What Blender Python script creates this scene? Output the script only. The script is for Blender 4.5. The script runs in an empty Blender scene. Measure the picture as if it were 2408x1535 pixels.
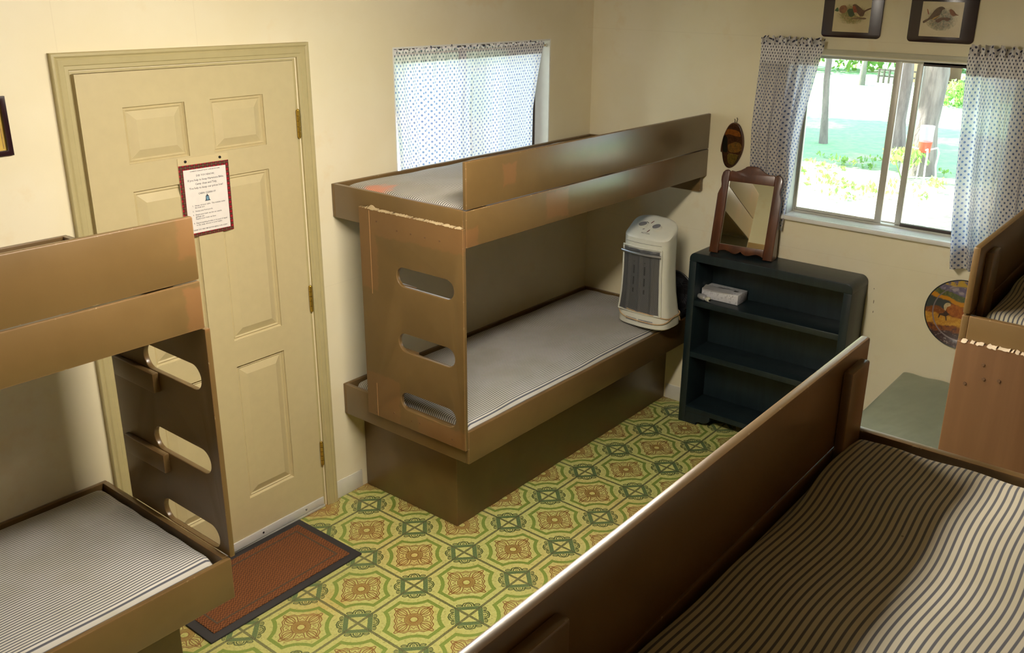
import bpy, bmesh, math, random
from mathutils import Vector, Matrix, Euler
PI = math.pi
sc = bpy.context.scene
COL = sc.collection

# ------------------------------------------------------------------ camera
W_PX, H_PX = 2408, 1535
CAM = (-4.48709, -3.11259, 2.34617)
YAW, PITCH, ROLL = 0.651999, -0.338203, 0.018216
F_PX, CX, CY = 2159.307, 1280.04, 722.51
def cam_axes():
    cy, sy, cp, sp = math.cos(YAW), math.sin(YAW), math.cos(PITCH), math.sin(PITCH)
    f = Vector((cy*cp, sy*cp, sp)); r = Vector((sy, -cy, 0)); u = r.cross(f)
    cr, sr = math.cos(ROLL), math.sin(ROLL)
    return cr*r+sr*u, -sr*r+cr*u, f
r_, u_, f_ = cam_axes()
cd = bpy.data.cameras.new('camera'); cam = bpy.data.objects.new('camera', cd); COL.objects.link(cam)
cam.matrix_world = Matrix(((r_.x, u_.x, -f_.x, CAM[0]), (r_.y, u_.y, -f_.y, CAM[1]), (r_.z, u_.z, -f_.z, CAM[2]), (0, 0, 0, 1)))
cd.sensor_fit = 'HORIZONTAL'; cd.sensor_width = 36.0; cd.lens = F_PX/W_PX*36.0
cd.shift_x = -(CX-W_PX/2)/W_PX; cd.shift_y = (CY-H_PX/2)/W_PX
cd.clip_start = 0.02; cd.clip_end = 300
sc.camera = cam

# ------------------------------------------------------------------ world, sun, exposure
SKY_STRENGTH = 6.0
SUN_STRENGTH = 42.0
LAMP_STRENGTH = 116.0
world = bpy.data.worlds.new('sky'); sc.world = world; world.use_nodes = True
wn = world.node_tree; wn.nodes.clear()
wo = wn.nodes.new('ShaderNodeOutputWorld'); wb = wn.nodes.new('ShaderNodeBackground')
wb.inputs[0].default_value = (0.74, 0.88, 1.0, 1); wb.inputs[1].default_value = SKY_STRENGTH
wn.links.new(wb.outputs[0], wo.inputs[0])
sd = bpy.data.lights.new('sun', 'SUN'); sd.energy = SUN_STRENGTH; sd.angle = 0.01; sd.color = (1.0, 0.95, 0.86)
sun = bpy.data.objects.new('sun', sd); COL.objects.link(sun)
sun.rotation_euler = Vector((-0.12, 0.80, 1.15)).to_track_quat('Z', 'Y').to_euler()
sun.location = (0, 10, 12)
sc.view_settings.view_transform = 'Standard'
try: sc.view_settings.look = 'None'
except Exception: pass
sc.view_settings.gamma = 1.0
sc.view_settings.use_curve_mapping = False
sc.view_settings.exposure = 0.0
sc.cycles.use_denoising = True
sc.cycles.max_bounces = 10; sc.cycles.diffuse_bounces = 6; sc.cycles.glossy_bounces = 4
sc.cycles.transparent_max_bounces = 12; sc.cycles.transmission_bounces = 6
sc.cycles.sample_clamp_indirect = 6.0
sc.cycles.caustics_reflective = False; sc.cycles.caustics_refractive = False
sc.cycles.blur_glossy = 0.5

# ------------------------------------------------------------------ node maths
class X:
    """scalar socket with operators"""
    nt = None
    def __init__(s, v): s.v = v
    @staticmethod
    def m(op, *a, clamp=False):
        n = X.nt.nodes.new('ShaderNodeMath'); n.operation = op; n.use_clamp = clamp
        for i, k in enumerate(a):
            if isinstance(k, X): k = k.v
            if isinstance(k, (int, float)): n.inputs[i].default_value = k
            else: X.nt.links.new(k, n.inputs[i])
        return X(n.outputs[0])
    def __add__(a, b): return X.m('ADD', a, b)
    __radd__ = __add__
    def __sub__(a, b): return X.m('SUBTRACT', a, b)
    def __rsub__(a, b): return X.m('SUBTRACT', b, a)
    def __mul__(a, b): return X.m('MULTIPLY', a, b)
    __rmul__ = __mul__
    def __truediv__(a, b): return X.m('DIVIDE', a, b)
    def __lt__(a, b): return X.m('LESS_THAN', a, b)
    def __gt__(a, b): return X.m('GREATER_THAN', a, b)
def ab(a): return X.m('ABSOLUTE', a)
def mx(a, b): return X.m('MAXIMUM', a, b)
def mn(a, b): return X.m('MINIMUM', a, b)
def fl(a): return X.m('FLOOR', a)
def fr(a): return X.m('FRACT', a)
def sq(a): return X.m('SQRT', a)
def ln(a, b): return sq(a*a+b*b)
def sn(a): return X.m('SINE', a)
def cs(a): return X.m('COSINE', a)
def smooth(a, lo, hi):
    n = X.nt.nodes.new('ShaderNodeMapRange'); n.interpolation_type = 'SMOOTHSTEP'
    X.nt.links.new(a.v, n.inputs[0]); n.inputs[1].default_value = lo; n.inputs[2].default_value = hi
    return X(n.outputs[0])
def ring(d, r, w): return ab(d-r) < w

def c4(c): return (c[0], c[1], c[2], 1.0)
class Mat:
    def __init__(s, name, base=(0.5, 0.5, 0.5), rough=0.5, **kw):
        s.m = bpy.data.materials.new(name); s.m.use_nodes = True; s.nt = s.m.node_tree
        s.b = s.nt.nodes['Principled BSDF']; s.b.inputs['Base Color'].default_value = c4(base)
        s.b.inputs['Roughness'].default_value = rough
        for k, v in kw.items(): s.b.inputs[k.replace('_', ' ')].default_value = v
        s.col = None; s.base = base; s.m.diffuse_color = c4(base); s.bumps = None
        X.nt = s.nt
    def use(s): X.nt = s.nt; return s
    def node(s, t, **kw):
        n = s.nt.nodes.new(t)
        for k, v in kw.items(): setattr(n, k, v)
        return n
    def pos(s):
        g = s.node('ShaderNodeNewGeometry'); x = s.node('ShaderNodeSeparateXYZ'); s.nt.links.new(g.outputs['Position'], x.inputs[0])
        return X(x.outputs[0]), X(x.outputs[1]), X(x.outputs[2])
    def uv(s):
        g = s.node('ShaderNodeUVMap'); x = s.node('ShaderNodeSeparateXYZ'); s.nt.links.new(g.outputs[0], x.inputs[0])
        return X(x.outputs[0]), X(x.outputs[1])
    def objco(s):
        g = s.node('ShaderNodeTexCoord'); x = s.node('ShaderNodeSeparateXYZ'); s.nt.links.new(g.outputs['Object'], x.inputs[0])
        return X(x.outputs[0]), X(x.outputs[1]), X(x.outputs[2])
    def noise(s, scale, detail=3, rough=0.5, space='Object', stretch=None):
        g = s.node('ShaderNodeNewGeometry'); src = g.outputs['Position']
        if space == 'UV': src = s.node('ShaderNodeUVMap').outputs[0]
        if stretch:
            mp = s.node('ShaderNodeMapping'); mp.inputs['Scale'].default_value = stretch
            s.nt.links.new(src, mp.inputs[0]); src = mp.outputs[0]
        n = s.node('ShaderNodeTexNoise'); n.inputs['Scale'].default_value = scale; n.inputs['Detail'].default_value = detail
        n.inputs['Roughness'].default_value = rough
        s.nt.links.new(src, n.inputs['Vector']); return X(n.outputs['Fac'])
    def mix(s, a, b, fac):
        n = s.node('ShaderNodeMix', data_type='RGBA')
        for v, i in ((fac, 0), (a, 6), (b, 7)):
            if isinstance(v, X): v = v.v
            if isinstance(v, (int, float)): n.inputs[i].default_value = v
            elif isinstance(v, (tuple, list)): n.inputs[i].default_value = c4(v)
            else: s.nt.links.new(v, n.inputs[i])
        return n.outputs[2]
    def color(s, sock): s.nt.links.new(sock, s.b.inputs['Base Color']); s.col = sock; return s
    def rough(s, x): s.nt.links.new(x.v, s.b.inputs['Roughness']); return s
    def bump(s, h, strength=0.3, dist=0.002):
        n = s.node('ShaderNodeBump'); n.inputs['Strength'].default_value = strength; n.inputs['Distance'].default_value = dist
        s.nt.links.new(h.v, n.inputs['Height'])
        if s.bumps: s.nt.links.new(s.bumps, n.inputs['Normal'])
        s.bumps = n.outputs[0]; s.nt.links.new(s.bumps, s.b.inputs['Normal']); return s
    def edge(s, radius=0.006):
        """1 near convex edges, from the bevel node"""
        bv = s.node('ShaderNodeBevel'); bv.samples = 4; bv.inputs[0].default_value = radius
        g = s.node('ShaderNodeNewGeometry'); d = s.node('ShaderNodeVectorMath', operation='DOT_PRODUCT')
        s.nt.links.new(bv.outputs[0], d.inputs[0]); s.nt.links.new(g.outputs['Normal'], d.inputs[1])
        return 1.0-X(d.outputs['Value'])

# ------------------------------------------------------------------ mesh helpers
def box(bm, x0, x1, y0, y1, z0, z1, bev=0.0, seg=2, rot=None, piv=None):
    b2 = bmesh.new(); bmesh.ops.create_cube(b2, size=1.0)
    sx, sy, sz = abs(x1-x0), abs(y1-y0), abs(z1-z0)
    for v in b2.verts: v.co = Vector((v.co.x*sx, v.co.y*sy, v.co.z*sz))
    if bev > 0: bmesh.ops.bevel(b2, geom=list(b2.edges), offset=min(bev, sx*.45, sy*.45, sz*.45), segments=seg, profile=0.5, affect='EDGES')
    c = Vector(((x0+x1)/2, (y0+y1)/2, (z0+z1)/2)); bmesh.ops.translate(b2, verts=b2.verts, vec=c)
    if rot is not None: bmesh.ops.rotate(b2, verts=b2.verts, cent=piv or c, matrix=Euler(rot).to_matrix())
    merge(bm, b2); return bm
def merge(bm, b2, mi=0):
    me = bpy.data.meshes.new('t'); b2.to_mesh(me); b2.free()
    n = len(bm.faces); bm.from_mesh(me); bpy.data.meshes.remove(me)
    if mi:
        bm.faces.ensure_lookup_table()
        for f in bm.faces[n:]: f.material_index = mi
def cyl(bm, p0, p1, r0, r1=None, seg=16, caps=True, mi=0):
    r1 = r0 if r1 is None else r1
    p0, p1 = Vector(p0), Vector(p1); d = p1-p0
    b2 = bmesh.new(); bmesh.ops.create_cone(b2, cap_ends=caps, segments=seg, radius1=r0, radius2=r1, depth=d.length)
    q = Vector((0, 0, 1)).rotation_difference(d.normalized())
    bmesh.ops.transform(b2, verts=b2.verts, matrix=Matrix.Translation((p0+p1)/2) @ q.to_matrix().to_4x4())
    merge(bm, b2, mi); return bm
def sph(bm, c, r, sc3=(1, 1, 1), seg=16, mi=0):
    b2 = bmesh.new(); bmesh.ops.create_uvsphere(b2, u_segments=seg, v_segments=max(6, seg//2), radius=r)
    for v in b2.verts: v.co = Vector((v.co.x*sc3[0]+c[0], v.co.y*sc3[1]+c[1], v.co.z*sc3[2]+c[2]))
    merge(bm, b2, mi); return bm
def tube(bm, pts, r, seg=8, closed=False, mi=0):
    pts = [Vector(p) for p in pts]; n = len(pts); rings = []
    prev = None
    rr = r if isinstance(r, (list, tuple)) else [r]*n
    for i, p in enumerate(pts):
        if closed: d = pts[(i+1) % n]-pts[i-1]
        else: d = pts[min(i+1, n-1)]-pts[max(i-1, 0)]
        d.normalize()
        if prev is None: a = d.orthogonal().normalized()
        else: a = (prev-d*prev.dot(d)).normalized()
        prev = a; b = d.cross(a)
        rings.append([bm.verts.new(p+(a*math.cos(2*PI*k/seg)+b*math.sin(2*PI*k/seg))*rr[i]) for k in range(seg)])
    m = n if closed else n-1
    for i in range(m):
        A, B = rings[i], rings[(i+1) % n]
        for k in range(seg):
            f = bm.faces.new((A[k], A[(k+1) % seg], B[(k+1) % seg], B[k])); f.material_index = mi
    if not closed:
        for R_, rev in ((rings[0], True), (rings[-1], False)):
            f = bm.faces.new(R_[::-1] if rev else R_); f.material_index = mi
    return bm
def shape(outlines, depth, bevel=0.0, res=2, M=None):
    """extruded flat outline(s) (later ones are holes); local XY outline, extruded +-depth/2 in z; returns bmesh"""
    cu = bpy.data.curves.new('t', 'CURVE'); cu.dimensions = '2D'; cu.fill_mode = 'BOTH'
    cu.extrude = max(depth/2-bevel, 0.0); cu.bevel_depth = bevel; cu.bevel_resolution = res; cu.offset = -bevel
    for o in outlines:
        s = cu.splines.new('POLY'); s.points.add(len(o)-1); s.use_cyclic_u = True
        for p, q in zip(s.points, o): p.co = (q[0], q[1], 0, 1)
    ob = bpy.data.objects.new('t', cu)
    me = bpy.data.meshes.new_from_object(ob)
    bm = bmesh.new(); bm.from_mesh(me); bmesh.ops.remove_doubles(bm, verts=bm.verts, dist=1e-5)
    bpy.data.objects.remove(ob); bpy.data.curves.remove(cu); bpy.data.meshes.remove(me)
    if M is not None: bmesh.ops.transform(bm, verts=bm.verts, matrix=M)
    return bm
def frame_matrix(o, ex, ey, ez):
    o, ex, ey, ez = map(Vector, (o, ex, ey, ez))
    return Matrix(((ex.x, ey.x, ez.x, o.x), (ex.y, ey.y, ez.y, o.y), (ex.z, ey.z, ez.z, o.z), (0, 0, 0, 1)))
def rrect(x0, x1, y0, y1, r, n=6):
    o = []
    for cx, cy, a0 in ((x1-r, y1-r, 0), (x0+r, y1-r, 90), (x0+r, y0+r, 180), (x1-r, y0+r, 270)):
        for k in range(n+1):
            a = math.radians(a0+90*k/n); o.append((cx+r*math.cos(a), cy+r*math.sin(a)))
    return o

def smooth_by_angle(me, ang=35):
    for p in me.polygons: p.use_smooth = True
    bm = bmesh.new(); bm.from_mesh(me)
    for e in bm.edges:
        if len(e.link_faces) == 2 and e.calc_face_angle(0) > math.radians(ang): e.smooth = False
    bm.to_mesh(me); bm.free()
def obj(name, bm, mats, parent=None, smooth=35, keepworld=True):
    me = bpy.data.meshes.new(name)
    if parent is not None and keepworld:
        o0 = Vector((0, 0, 0)); q = parent
        while q is not None: o0 += q.location; q = q.parent
        bmesh.ops.translate(bm, verts=bm.verts, vec=-o0)
    bmesh.ops.recalc_face_normals(bm, faces=bm.faces) if not getattr(bm, 'keepn', False) else None
    bm.to_mesh(me); bm.free()
    if smooth: smooth_by_angle(me, smooth)
    for m in (mats if isinstance(mats, (list, tuple)) else [mats]): me.materials.append(m.m if isinstance(m, Mat) else m)
    o = bpy.data.objects.new(name, me); COL.objects.link(o)
    if parent is not None: o.parent = parent
    return o
def thing(name, label, cat, loc=(0, 0, 0), group=None):
    o = bpy.data.objects.new(name, None); COL.objects.link(o); o.location = loc; o.empty_display_size = 0.1
    o['label'] = label; o['category'] = cat
    if group: o['group'] = group
    return o
def tag(o, label, cat, group=None, kind=None):
    o['label'] = label; o['category'] = cat
    if group: o['group'] = group
    if kind: o['kind'] = kind
    return o
def struct(name, bm, m, parent=None, smooth=35):
    o = obj(name, bm, m, parent, smooth)
    if parent is None: o['kind'] = 'structure'
    return o
def B(): return bmesh.new()
def bxx(*a, **k): return box(B(), *a, **k)
# outline frames on the two visible walls
def on_wall_a(y=0.0): return frame_matrix((0, y, 0), (1, 0, 0), (0, 0, 1), (0, -1, 0))      # (x, z)
def on_wall_b(x=0.0): return frame_matrix((x, 0, 0), (0, -1, 0), (0, 0, 1), (-1, 0, 0))      # (-y, z)

# ------------------------------------------------------------------ materials
def mat_wall():
    m = Mat('cream_wall_paint', (0.80, 0.71, 0.47), 0.5)
    n = m.noise(1.6, 4, .55); f = m.noise(9, 4, .6); x, y, z = m.pos()
    c = m.mix((0.79, 0.71, 0.49), (0.84, 0.77, 0.57), smooth(n, .35, .65))
    c = m.mix(c, (0.74, 0.55, 0.27), smooth(f*n, .30, .42)*0.25)
    # faint panel seams
    seam = mn(ab(z-1.066), mn(ab(z-2.118)+(x < -.05), mn(ab(x+3.02), ab(x+2.515)))) < 0.0016
    c = m.mix(c, (0.55, 0.47, 0.30), seam*0.16)
    m.color(c); m.bump(m.noise(220, 2), .08, .001); m.bump(m.noise(6, 3), .15, .004); return m
def mat_paint():
    m = Mat('brown_bunk_paint', (0.33, 0.19, 0.075), 0.36)
    x, y, z = m.pos()
    n1 = m.noise(3.5, 4, .6); n2 = m.noise(40, 3, .5)
    c = m.mix((0.124, 0.074, 0.025), (0.146, 0.088, 0.031), smooth(n1, .35, .65))
    # touched-up patches of redder paint (world position masks)
    def rect(u, v, u0, u1, v0, v1): return smooth(mx(mx(u0-u, u-u1), mx(v0-v, v-v1))+(n2-.5)*0.03+(n1-.5)*.05, .006, -.006)
    front = ab(y+0.787) < 0.004
    pf = mx(rect(x, z, -1.721, -1.645, 1.585, 1.668), rect(x, z, -1.44, -1.28, 1.39, 1.51))
    pf = mx(pf, rect(x, z, -0.80, -0.36, 1.37, 1.53)*0.6)
    pf = mx(pf, mx(rect(x, z, -1.96, -1.88, 1.36, 1.45), rect(x, z, -3.138, -3.05, 1.60, 1.72)*.8))
    pf = mx(pf, rect(x, z, -3.135, -3.05, 1.36, 1.50))
    pan = (ab(x+1.962) < 0.004)
    pp = mx(rect(y, z, -0.79, -0.19, 1.345, 1.46), mx(rect(y, z, -0.29, -0.18, 1.10, 1.46), rect(y, z, -0.40, -0.16, 0.40, 0.70)))
    pp = mx(pp, rect(y, z, -0.8, -0.5, .49, .575))
    f = mx(front*pf, pan*pp*0.8)
    c = m.mix(c, (0.225, 0.098, 0.038), f*0.45)
    e = m.edge(0.007); w = smooth(e, 0.04, 0.16)
    c = m.mix(c, (0.30, 0.165, 0.075), w*0.7)
    chip = smooth(m.noise(55, 5, .7), .60, .64)*w*smooth(m.noise(5, 2), .45, .55)
    c = m.mix(c, (0.75, 0.64, 0.42), chip)
    m.color(c)
    m.rough(0.30+n1*0.05)
    m.bump(m.noise(30, 3, .5, stretch=(1, 1, 0.25)), .10, .002)
    m.bump(m.noise(260, 2), .06, .0008)
    m.b.inputs['Coat Weight'].default_value = 0.25; m.b.inputs['Coat Roughness'].default_value = 0.28
    return m
def mat_grain_paint():
    m = Mat('brown_paint_over_wood_grain', (0.33, 0.16, 0.07), 0.42)
    n = m.noise(14, 5, .6, stretch=(1, 1, .08)); c = m.mix((0.140, 0.070, 0.030), (0.168, 0.086, 0.038), smooth(n, .35, .65))
    e = m.edge(0.006); w = smooth(e, .05, .2); c = m.mix(c, (0.30, 0.165, 0.075), w*.7)
    m.color(c); m.bump(n, .5, .003); m.bump(m.noise(120, 3, .6, stretch=(1, 1, .1)), .2, .001); return m
def mat_ticking(name, stain=False, cream=(0.55, 0.53, 0.47), wide=.40):
    m = Mat(name, cream, 0.85)
    u, v = m.uv(); t = fr(v/0.0112)
    dark = smooth(ab(t-.5), wide*.5+.05, wide*.5-.05)
    n = m.noise(4, 4, .6)
    base = m.mix((cream[0]*.93, cream[1]*.92, cream[2]*.86), (cream[0]*1.05, cream[1]*1.05, cream[2]*1.08), smooth(n, .35, .65))
    c = m.mix(base, (0.040, 0.048, 0.075), dark*.92)
    spots = smooth(m.noise(38, 2, .4), .80, .83); c = m.mix(c, (0.08, 0.06, 0.05), spots*.7)
    if stain:
        x, y, z = m.pos()
        d = ln((x+1.90)*0.9, (y+0.22)*1.2)+(m.noise(25, 4)-.5)*.12
        c = m.mix(c, (0.75, 0.20, 0.08), smooth(d, .11, .04)*.6)
    m.color(c); m.bump(m.noise(900, 1), .15, .0006); m.b.inputs['Sheen Weight'].default_value = .1
    return m
def mat_floor():
    m = Mat('green_medallion_linoleum', (0.55, 0.52, 0.22), 0.42)
    x, y, z = m.pos()
    wob = (m.noise(90, 2)-.5)*0.010
    P = 0.304
    a0 = ab(fr((x+1.963)/P)-.5); b0 = ab(fr((y+0.769)/P)-.5)      # lattice points at .5
    a = mx(a0, b0)+wob; b = mn(a0, b0)+wob*.5
    da, db = 0.5-a, 0.5-b
    l1 = da+db; dc = ln(da, db); rc = ln(a, b)
    Pd = l1*0.70711; Q = ab(a-b)*0.70711
    p = (a+b)*0.70711
    # concave octagon band
    f = mx(a-.412, .36-dc); band = (f < 0)*(f > -.052)
    # diamond
    dia = (l1 < .262)*(l1 > .172)
    line = (da < .019)
    # crown at each diamond side
    w = 0.0092
    crown = mx(ring(ln((Pd-.190), Q*1.0)+sn(X.m('ARCTAN2', Q, Pd-.19)*6)*.004, .078, w), ring(ln((Pd-.205)*1.15, Q), .045, w))
    crown = mx(crown, ring(ln(Pd-.205, Q), .014, .005))
    leaf = mx(ring(ln((Pd-.212)*1.5, Q-.118), .034, w*.9), ring(ln((Pd-.212)*1.5, Q-.118), .014, w*.6))
    orn = mx(crown, leaf)*(Pd > .190)
    # flower: axis petals, diagonal W lobes, wavy outline
    w2 = 0.0078
    q = ab(a-b)*.70711
    pet = (ab(p-.238-cs(q*52)*.010) < w2)*(q < .243)
    pet = mx(pet, (ab(p-.213-cs(q*52)*.008) < w2*.8)*(q < .205)*(ab(q-.062) > .012))
    pet = mx(pet, (ab(q-.040-(p-.1)*.30) < w2)*(p > .11)*(p < .212))
    pet = mx(pet, (ab(p-.168-cs(q*115)*.018) < w2)*(q < .046))
    aw = sn((a-.110)*PI/.20)
    pet = mx(pet, (ab(b-aw*.050) < w2)*(a > .115)*(a < .305))
    pet = mx(pet, (ab(b-aw*.020) < w2*.8)*(a > .125)*(a < .29))
    pet = mx(pet, ring(rc, .119, w2*.8))
    core = (rc < .110)*(rc > .050)
    pet = mx(pet, ring(rc, .052, w2*.8))
    # colours
    big = m.noise(2.2, 3); sp = m.noise(75, 3, .7); sp2 = m.noise(160, 2)
    base = m.mix(m.mix((0.500, 0.490, 0.165), (0.56, 0.47, 0.165), smooth(big, .44, .68)), (0.46, 0.27, 0.06), smooth(m.noise(4.5, 5, .65), .56, .74)*.5)
    base = m.mix(base, (0.27, 0.27, 0.075), smooth(sp, .50, .68)*.6)
    base = m.mix(base, (0.58, 0.57, 0.29), smooth(sp2, .55, .7)*.6)
    st = smooth(m.noise(330, 1), .42, .58)
    grn = m.mix((0.150, 0.235, 0.030), (0.26, 0.33, 0.075), st*.6)
    tel = m.mix((0.045, 0.110, 0.045), (0.20, 0.25, 0.10), st*.55)
    gry = m.mix((0.045, 0.050, 0.025), (0.24, 0.24, 0.10), st*.7)
    c = m.mix(base, grn, band*.92)
    c = m.mix(c, tel, dia*.92)
    c = m.mix(c, gry, line*.85)
    c = m.mix(c, (0.040, 0.070, 0.022), orn*.9)
    c = m.mix(c, m.mix((0.24, 0.125, 0.025), (0.42, 0.29, 0.09), st*.6), core*.92)
    c = m.mix(c, (0.215, 0.080, 0.018), pet*.9)
    rust = smooth(m.noise(24, 5, .8), .62, .69); c = m.mix(c, (0.26, 0.11, 0.03), rust*.55)
    # grime along the door threshold and the walls
    edge = smooth(y, -.14, -.01); c = m.mix(c, (0.36, 0.20, 0.06), edge*smooth(m.noise(14, 4, .7), .42, .62)*.7)
    m.color(c); m.bump(m.noise(140, 3), .25, .001); m.bump(1.0-mx(mx(band, dia), mx(line, pet)), .12, .0006)
    m.rough(0.36+m.noise(5, 3)*.14)
    return m
def mat_curtain():
    m = Mat('polka_dot_cotton', (0.72, 0.71, 0.74), 0.9)
    u, v = m.uv(); D = 0.029
    gu, gv = u/D, v/D
    d1 = ln(fr(gu)-.5, fr(gv)-.5); d2 = ln(fr(gu+.5)-.5, fr(gv+.5)-.5)
    dot = smooth(mn(d1, d2), .195, .150)
    c = m.mix((0.74, 0.72, 0.74), (0.035, 0.04, 0.085), dot); m.color(c)
    tr = m.node('ShaderNodeBsdfTranslucent'); m.nt.links.new(m.mix((0.80, 0.80, 0.86), (0.24, 0.34, 0.72), dot), tr.inputs[0])
    tp = m.node('ShaderNodeBsdfTransparent'); mixs = m.node('ShaderNodeMixShader'); mix2 = m.node('ShaderNodeMixShader')
    mix2.inputs[0].default_value = 0.03; m.nt.links.new((0.45-smooth(v, 1.994, 2.0)*.40).v, mixs.inputs[0])
    out = m.nt.nodes['Material Output']
    m.nt.links.new(m.b.outputs[0], mixs.inputs[1]); m.nt.links.new(tr.outputs[0], mixs.inputs[2])
    m.nt.links.new(mixs.outputs[0], mix2.inputs[1]); m.nt.links.new(tp.outputs[0], mix2.inputs[2])
    m.nt.links.new(mix2.outputs[0], out.inputs[0]); m.bump(m.noise(700, 1), .1, .0004); return m
def mat_glass():
    m = Mat('window_glass'); out = m.nt.nodes['Material Output']
    tp = m.node('ShaderNodeBsdfTransparent'); gl = m.node('ShaderNodeBsdfGlossy'); gl.inputs['Roughness'].default_value = .02
    tp.inputs[0].default_value = (0.93, 0.96, 0.95, 1)
    fz = m.node('ShaderNodeFresnel'); fz.inputs[0].default_value = 1.3; mixs = m.node('ShaderNodeMixShader')
    m.nt.links.new(fz.outputs[0], mixs.inputs[0]); m.nt.links.new(tp.outputs[0], mixs.inputs[1]); m.nt.links.new(gl.outputs[0], mixs.inputs[2])
    m.nt.links.new(mixs.outputs[0], out.inputs[0]); return m
def mat_wood(name, c1, c2, scale=8, rough=.35, stretch=(1, 1, .12), **k):
    m = Mat(name, c1, rough, **k); n = m.noise(scale, 5, .6, stretch=stretch)
    m.color(m.mix(c1, c2, smooth(n, .35, .65))); m.bump(n, .12, .001); return m
def mat_flat(name, c, rough=.5, **k):
    m = Mat(name, c, rough, **k); n = m.noise(25, 3)
    m.color(m.mix(tuple(v*.93 for v in c), tuple(min(1, v*1.06) for v in c), n)); return m

WALL = mat_wall(); PAINT = mat_paint(); GRAIN = mat_grain_paint(); FLOOR = mat_floor(); CURT = mat_curtain(); GLASS = mat_glass()
TICK = mat_ticking('blue_striped_ticking'); TICKS = mat_ticking('stained_striped_ticking', True)
TICKW = mat_ticking('faded_cream_ticking', False, (0.50, 0.465, 0.355), .36)
CEIL = mat_flat('ceiling_boards', (0.36, 0.31, 0.22), .7)
PANEL = mat_wood('dark_wall_panelling', (0.20, 0.13, 0.07), (0.26, 0.17, 0.09), 9, .5)
DOORM = mat_flat('khaki_door_paint', (0.55, 0.465, 0.265), .38)
TRIM = mat_flat('khaki_trim_paint', (0.46, 0.395, 0.205), .35)
WHITE = mat_flat('white_paint', (0.80, 0.80, 0.76), .45)
SILL = mat_flat('white_sill_paint', (0.80, 0.79, 0.75), .35)
ALU = mat_flat('weathered_aluminium', (0.52, 0.51, 0.45), .35, Metallic=.15)
DARKALU = mat_flat('dark_window_track', (0.05, 0.035, 0.03), .6)
BASEB = mat_flat('pale_vinyl_baseboard', (0.66, 0.64, 0.56), .4)
BRASS = mat_flat('brass', (0.62, 0.42, 0.08), .25, Metallic=.9)
DKGREEN = mat_wood('dark_green_painted_wood', (0.0075, 0.0145, 0.018), (0.012, 0.022, 0.026), 30, .36)
MIRW = mat_wood('reddish_brown_wood', (0.062, 0.016, 0.004), (0.110, 0.031, 0.008), 22, .32, Coat_Weight=.3)
BLACK = mat_flat('black_plastic', (0.010, 0.009, 0.010), .35)
GREYP = mat_flat('grey_plastic', (0.16, 0.16, 0.17), .35)
OFFW = mat_flat('aged_white_plastic', (0.66, 0.66, 0.57), .38)
METAL = mat_flat('steel', (0.55, 0.56, 0.58), .3, Metallic=.9)
PAPER = mat_flat('white_paper', (0.80, 0.76, 0.72), .6)
INK = mat_flat('dark_ink', (0.035, 0.035, 0.05), .6)
FRAMEB = mat_flat('dark_maroon_board', (0.022, 0.007, 0.010), .22)

# ------------------------------------------------------------------ room shell
XL, YB, ZC = -5.05, -3.374, 2.44
DX0, DX1, DH = -2.994, -2.090, 2.050            # door opening
W1 = (-1.555, -0.395, 1.22, 2.07)               # window in wall A: x0, x1, z0, z1
W2 = (1.256, 2.246, 1.238, 2.047)               # window in wall B: -y0, -y1, z0, z1
struct('floor', bxx(XL-.14, .14, YB-.14, .14, -.06, 0), FLOOR)
struct('ceiling', bxx(XL-.14, .14, YB-.14, .14, ZC, ZC+.06), CEIL)
def ell_(cx, cy, rx, ry): return [(cx+rx*math.cos(k*PI/8), cy+ry*math.sin(k*PI/8)) for k in range(16)]
def rect(x0, x1, z0, z1): return [(x0, z0), (x1, z0), (x1, z1), (x0, z1)]
struct('wall_left', shape([[(XL-.14, 0), (DX0, 0), (DX0, DH), (DX1, DH), (DX1, 0), (.14, 0), (.14, ZC), (XL-.14, ZC)], rect(*W1)[::-1]], .14, M=on_wall_a(.07)), WALL)
struct('wall_right', shape([[(0, 0), (-YB+.14, 0), (-YB+.14, ZC), (0, ZC)], rect(*W2)[::-1]], .14, M=on_wall_b(.07)), WALL)
struct('wall_back', bxx(XL-.14, 0, YB-.14, YB, 0, ZC), PANEL)
struct('wall_front', bxx(XL-.14, XL, YB, 0, 0, ZC), WALL)
b = B(); box(b, -2.025, -1.86, -.004, 0, 0, .092, .002); struct('baseboard_left', b, BASEB)
b = B(); box(b, -.004, 0, -3.37, -.62, 0, .092, .002); struct('baseboard_right', b, BASEB)

def molding(path, prof, mat_, name, parent=None, plane='a'):
    """open path in wall coords with a profile of (outward, proud) pairs; mitred"""
    b = B(); n = len(path); rings = []
    def nrm(i):
        d = Vector(path[i+1])-Vector(path[i]); d.normalize(); return Vector((-d.y, d.x))
    for i, p in enumerate(path):
        if i == 0: m = nrm(0)
        elif i == n-1: m = nrm(n-2)
        else:
            a, c = nrm(i-1), nrm(i); m = (a+c); m = m/m.dot(a)
        rg = []
        for w, d in prof:
            q = Vector(p)+m*w
            rg.append(b.verts.new((q.x, -d, q.y) if plane == 'a' else (-d, -q.x, q.y)))
        rings.append(rg)
    for i in range(n-1):
        for k in range(len(prof)-1): b.faces.new((rings[i][k], rings[i][k+1], rings[i+1][k+1], rings[i+1][k]))
    b.faces.new(rings[0]); b.faces.new(rings[-1][::-1])
    return struct(name, b, mat_, parent, 25)
prof = [(0, 0), (0, .010), (.003, .012), (.014, .012), (.017, .015), (.034, .017), (.040, .014), (.046, .019), (.054, .019), (.057, .016), (.057, 0)]
molding([(DX0-.004, 0), (DX0-.004, DH+.004), (DX1+.005, DH+.004), (DX1+.005, 0)], prof, TRIM, 'trim_1')
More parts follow.
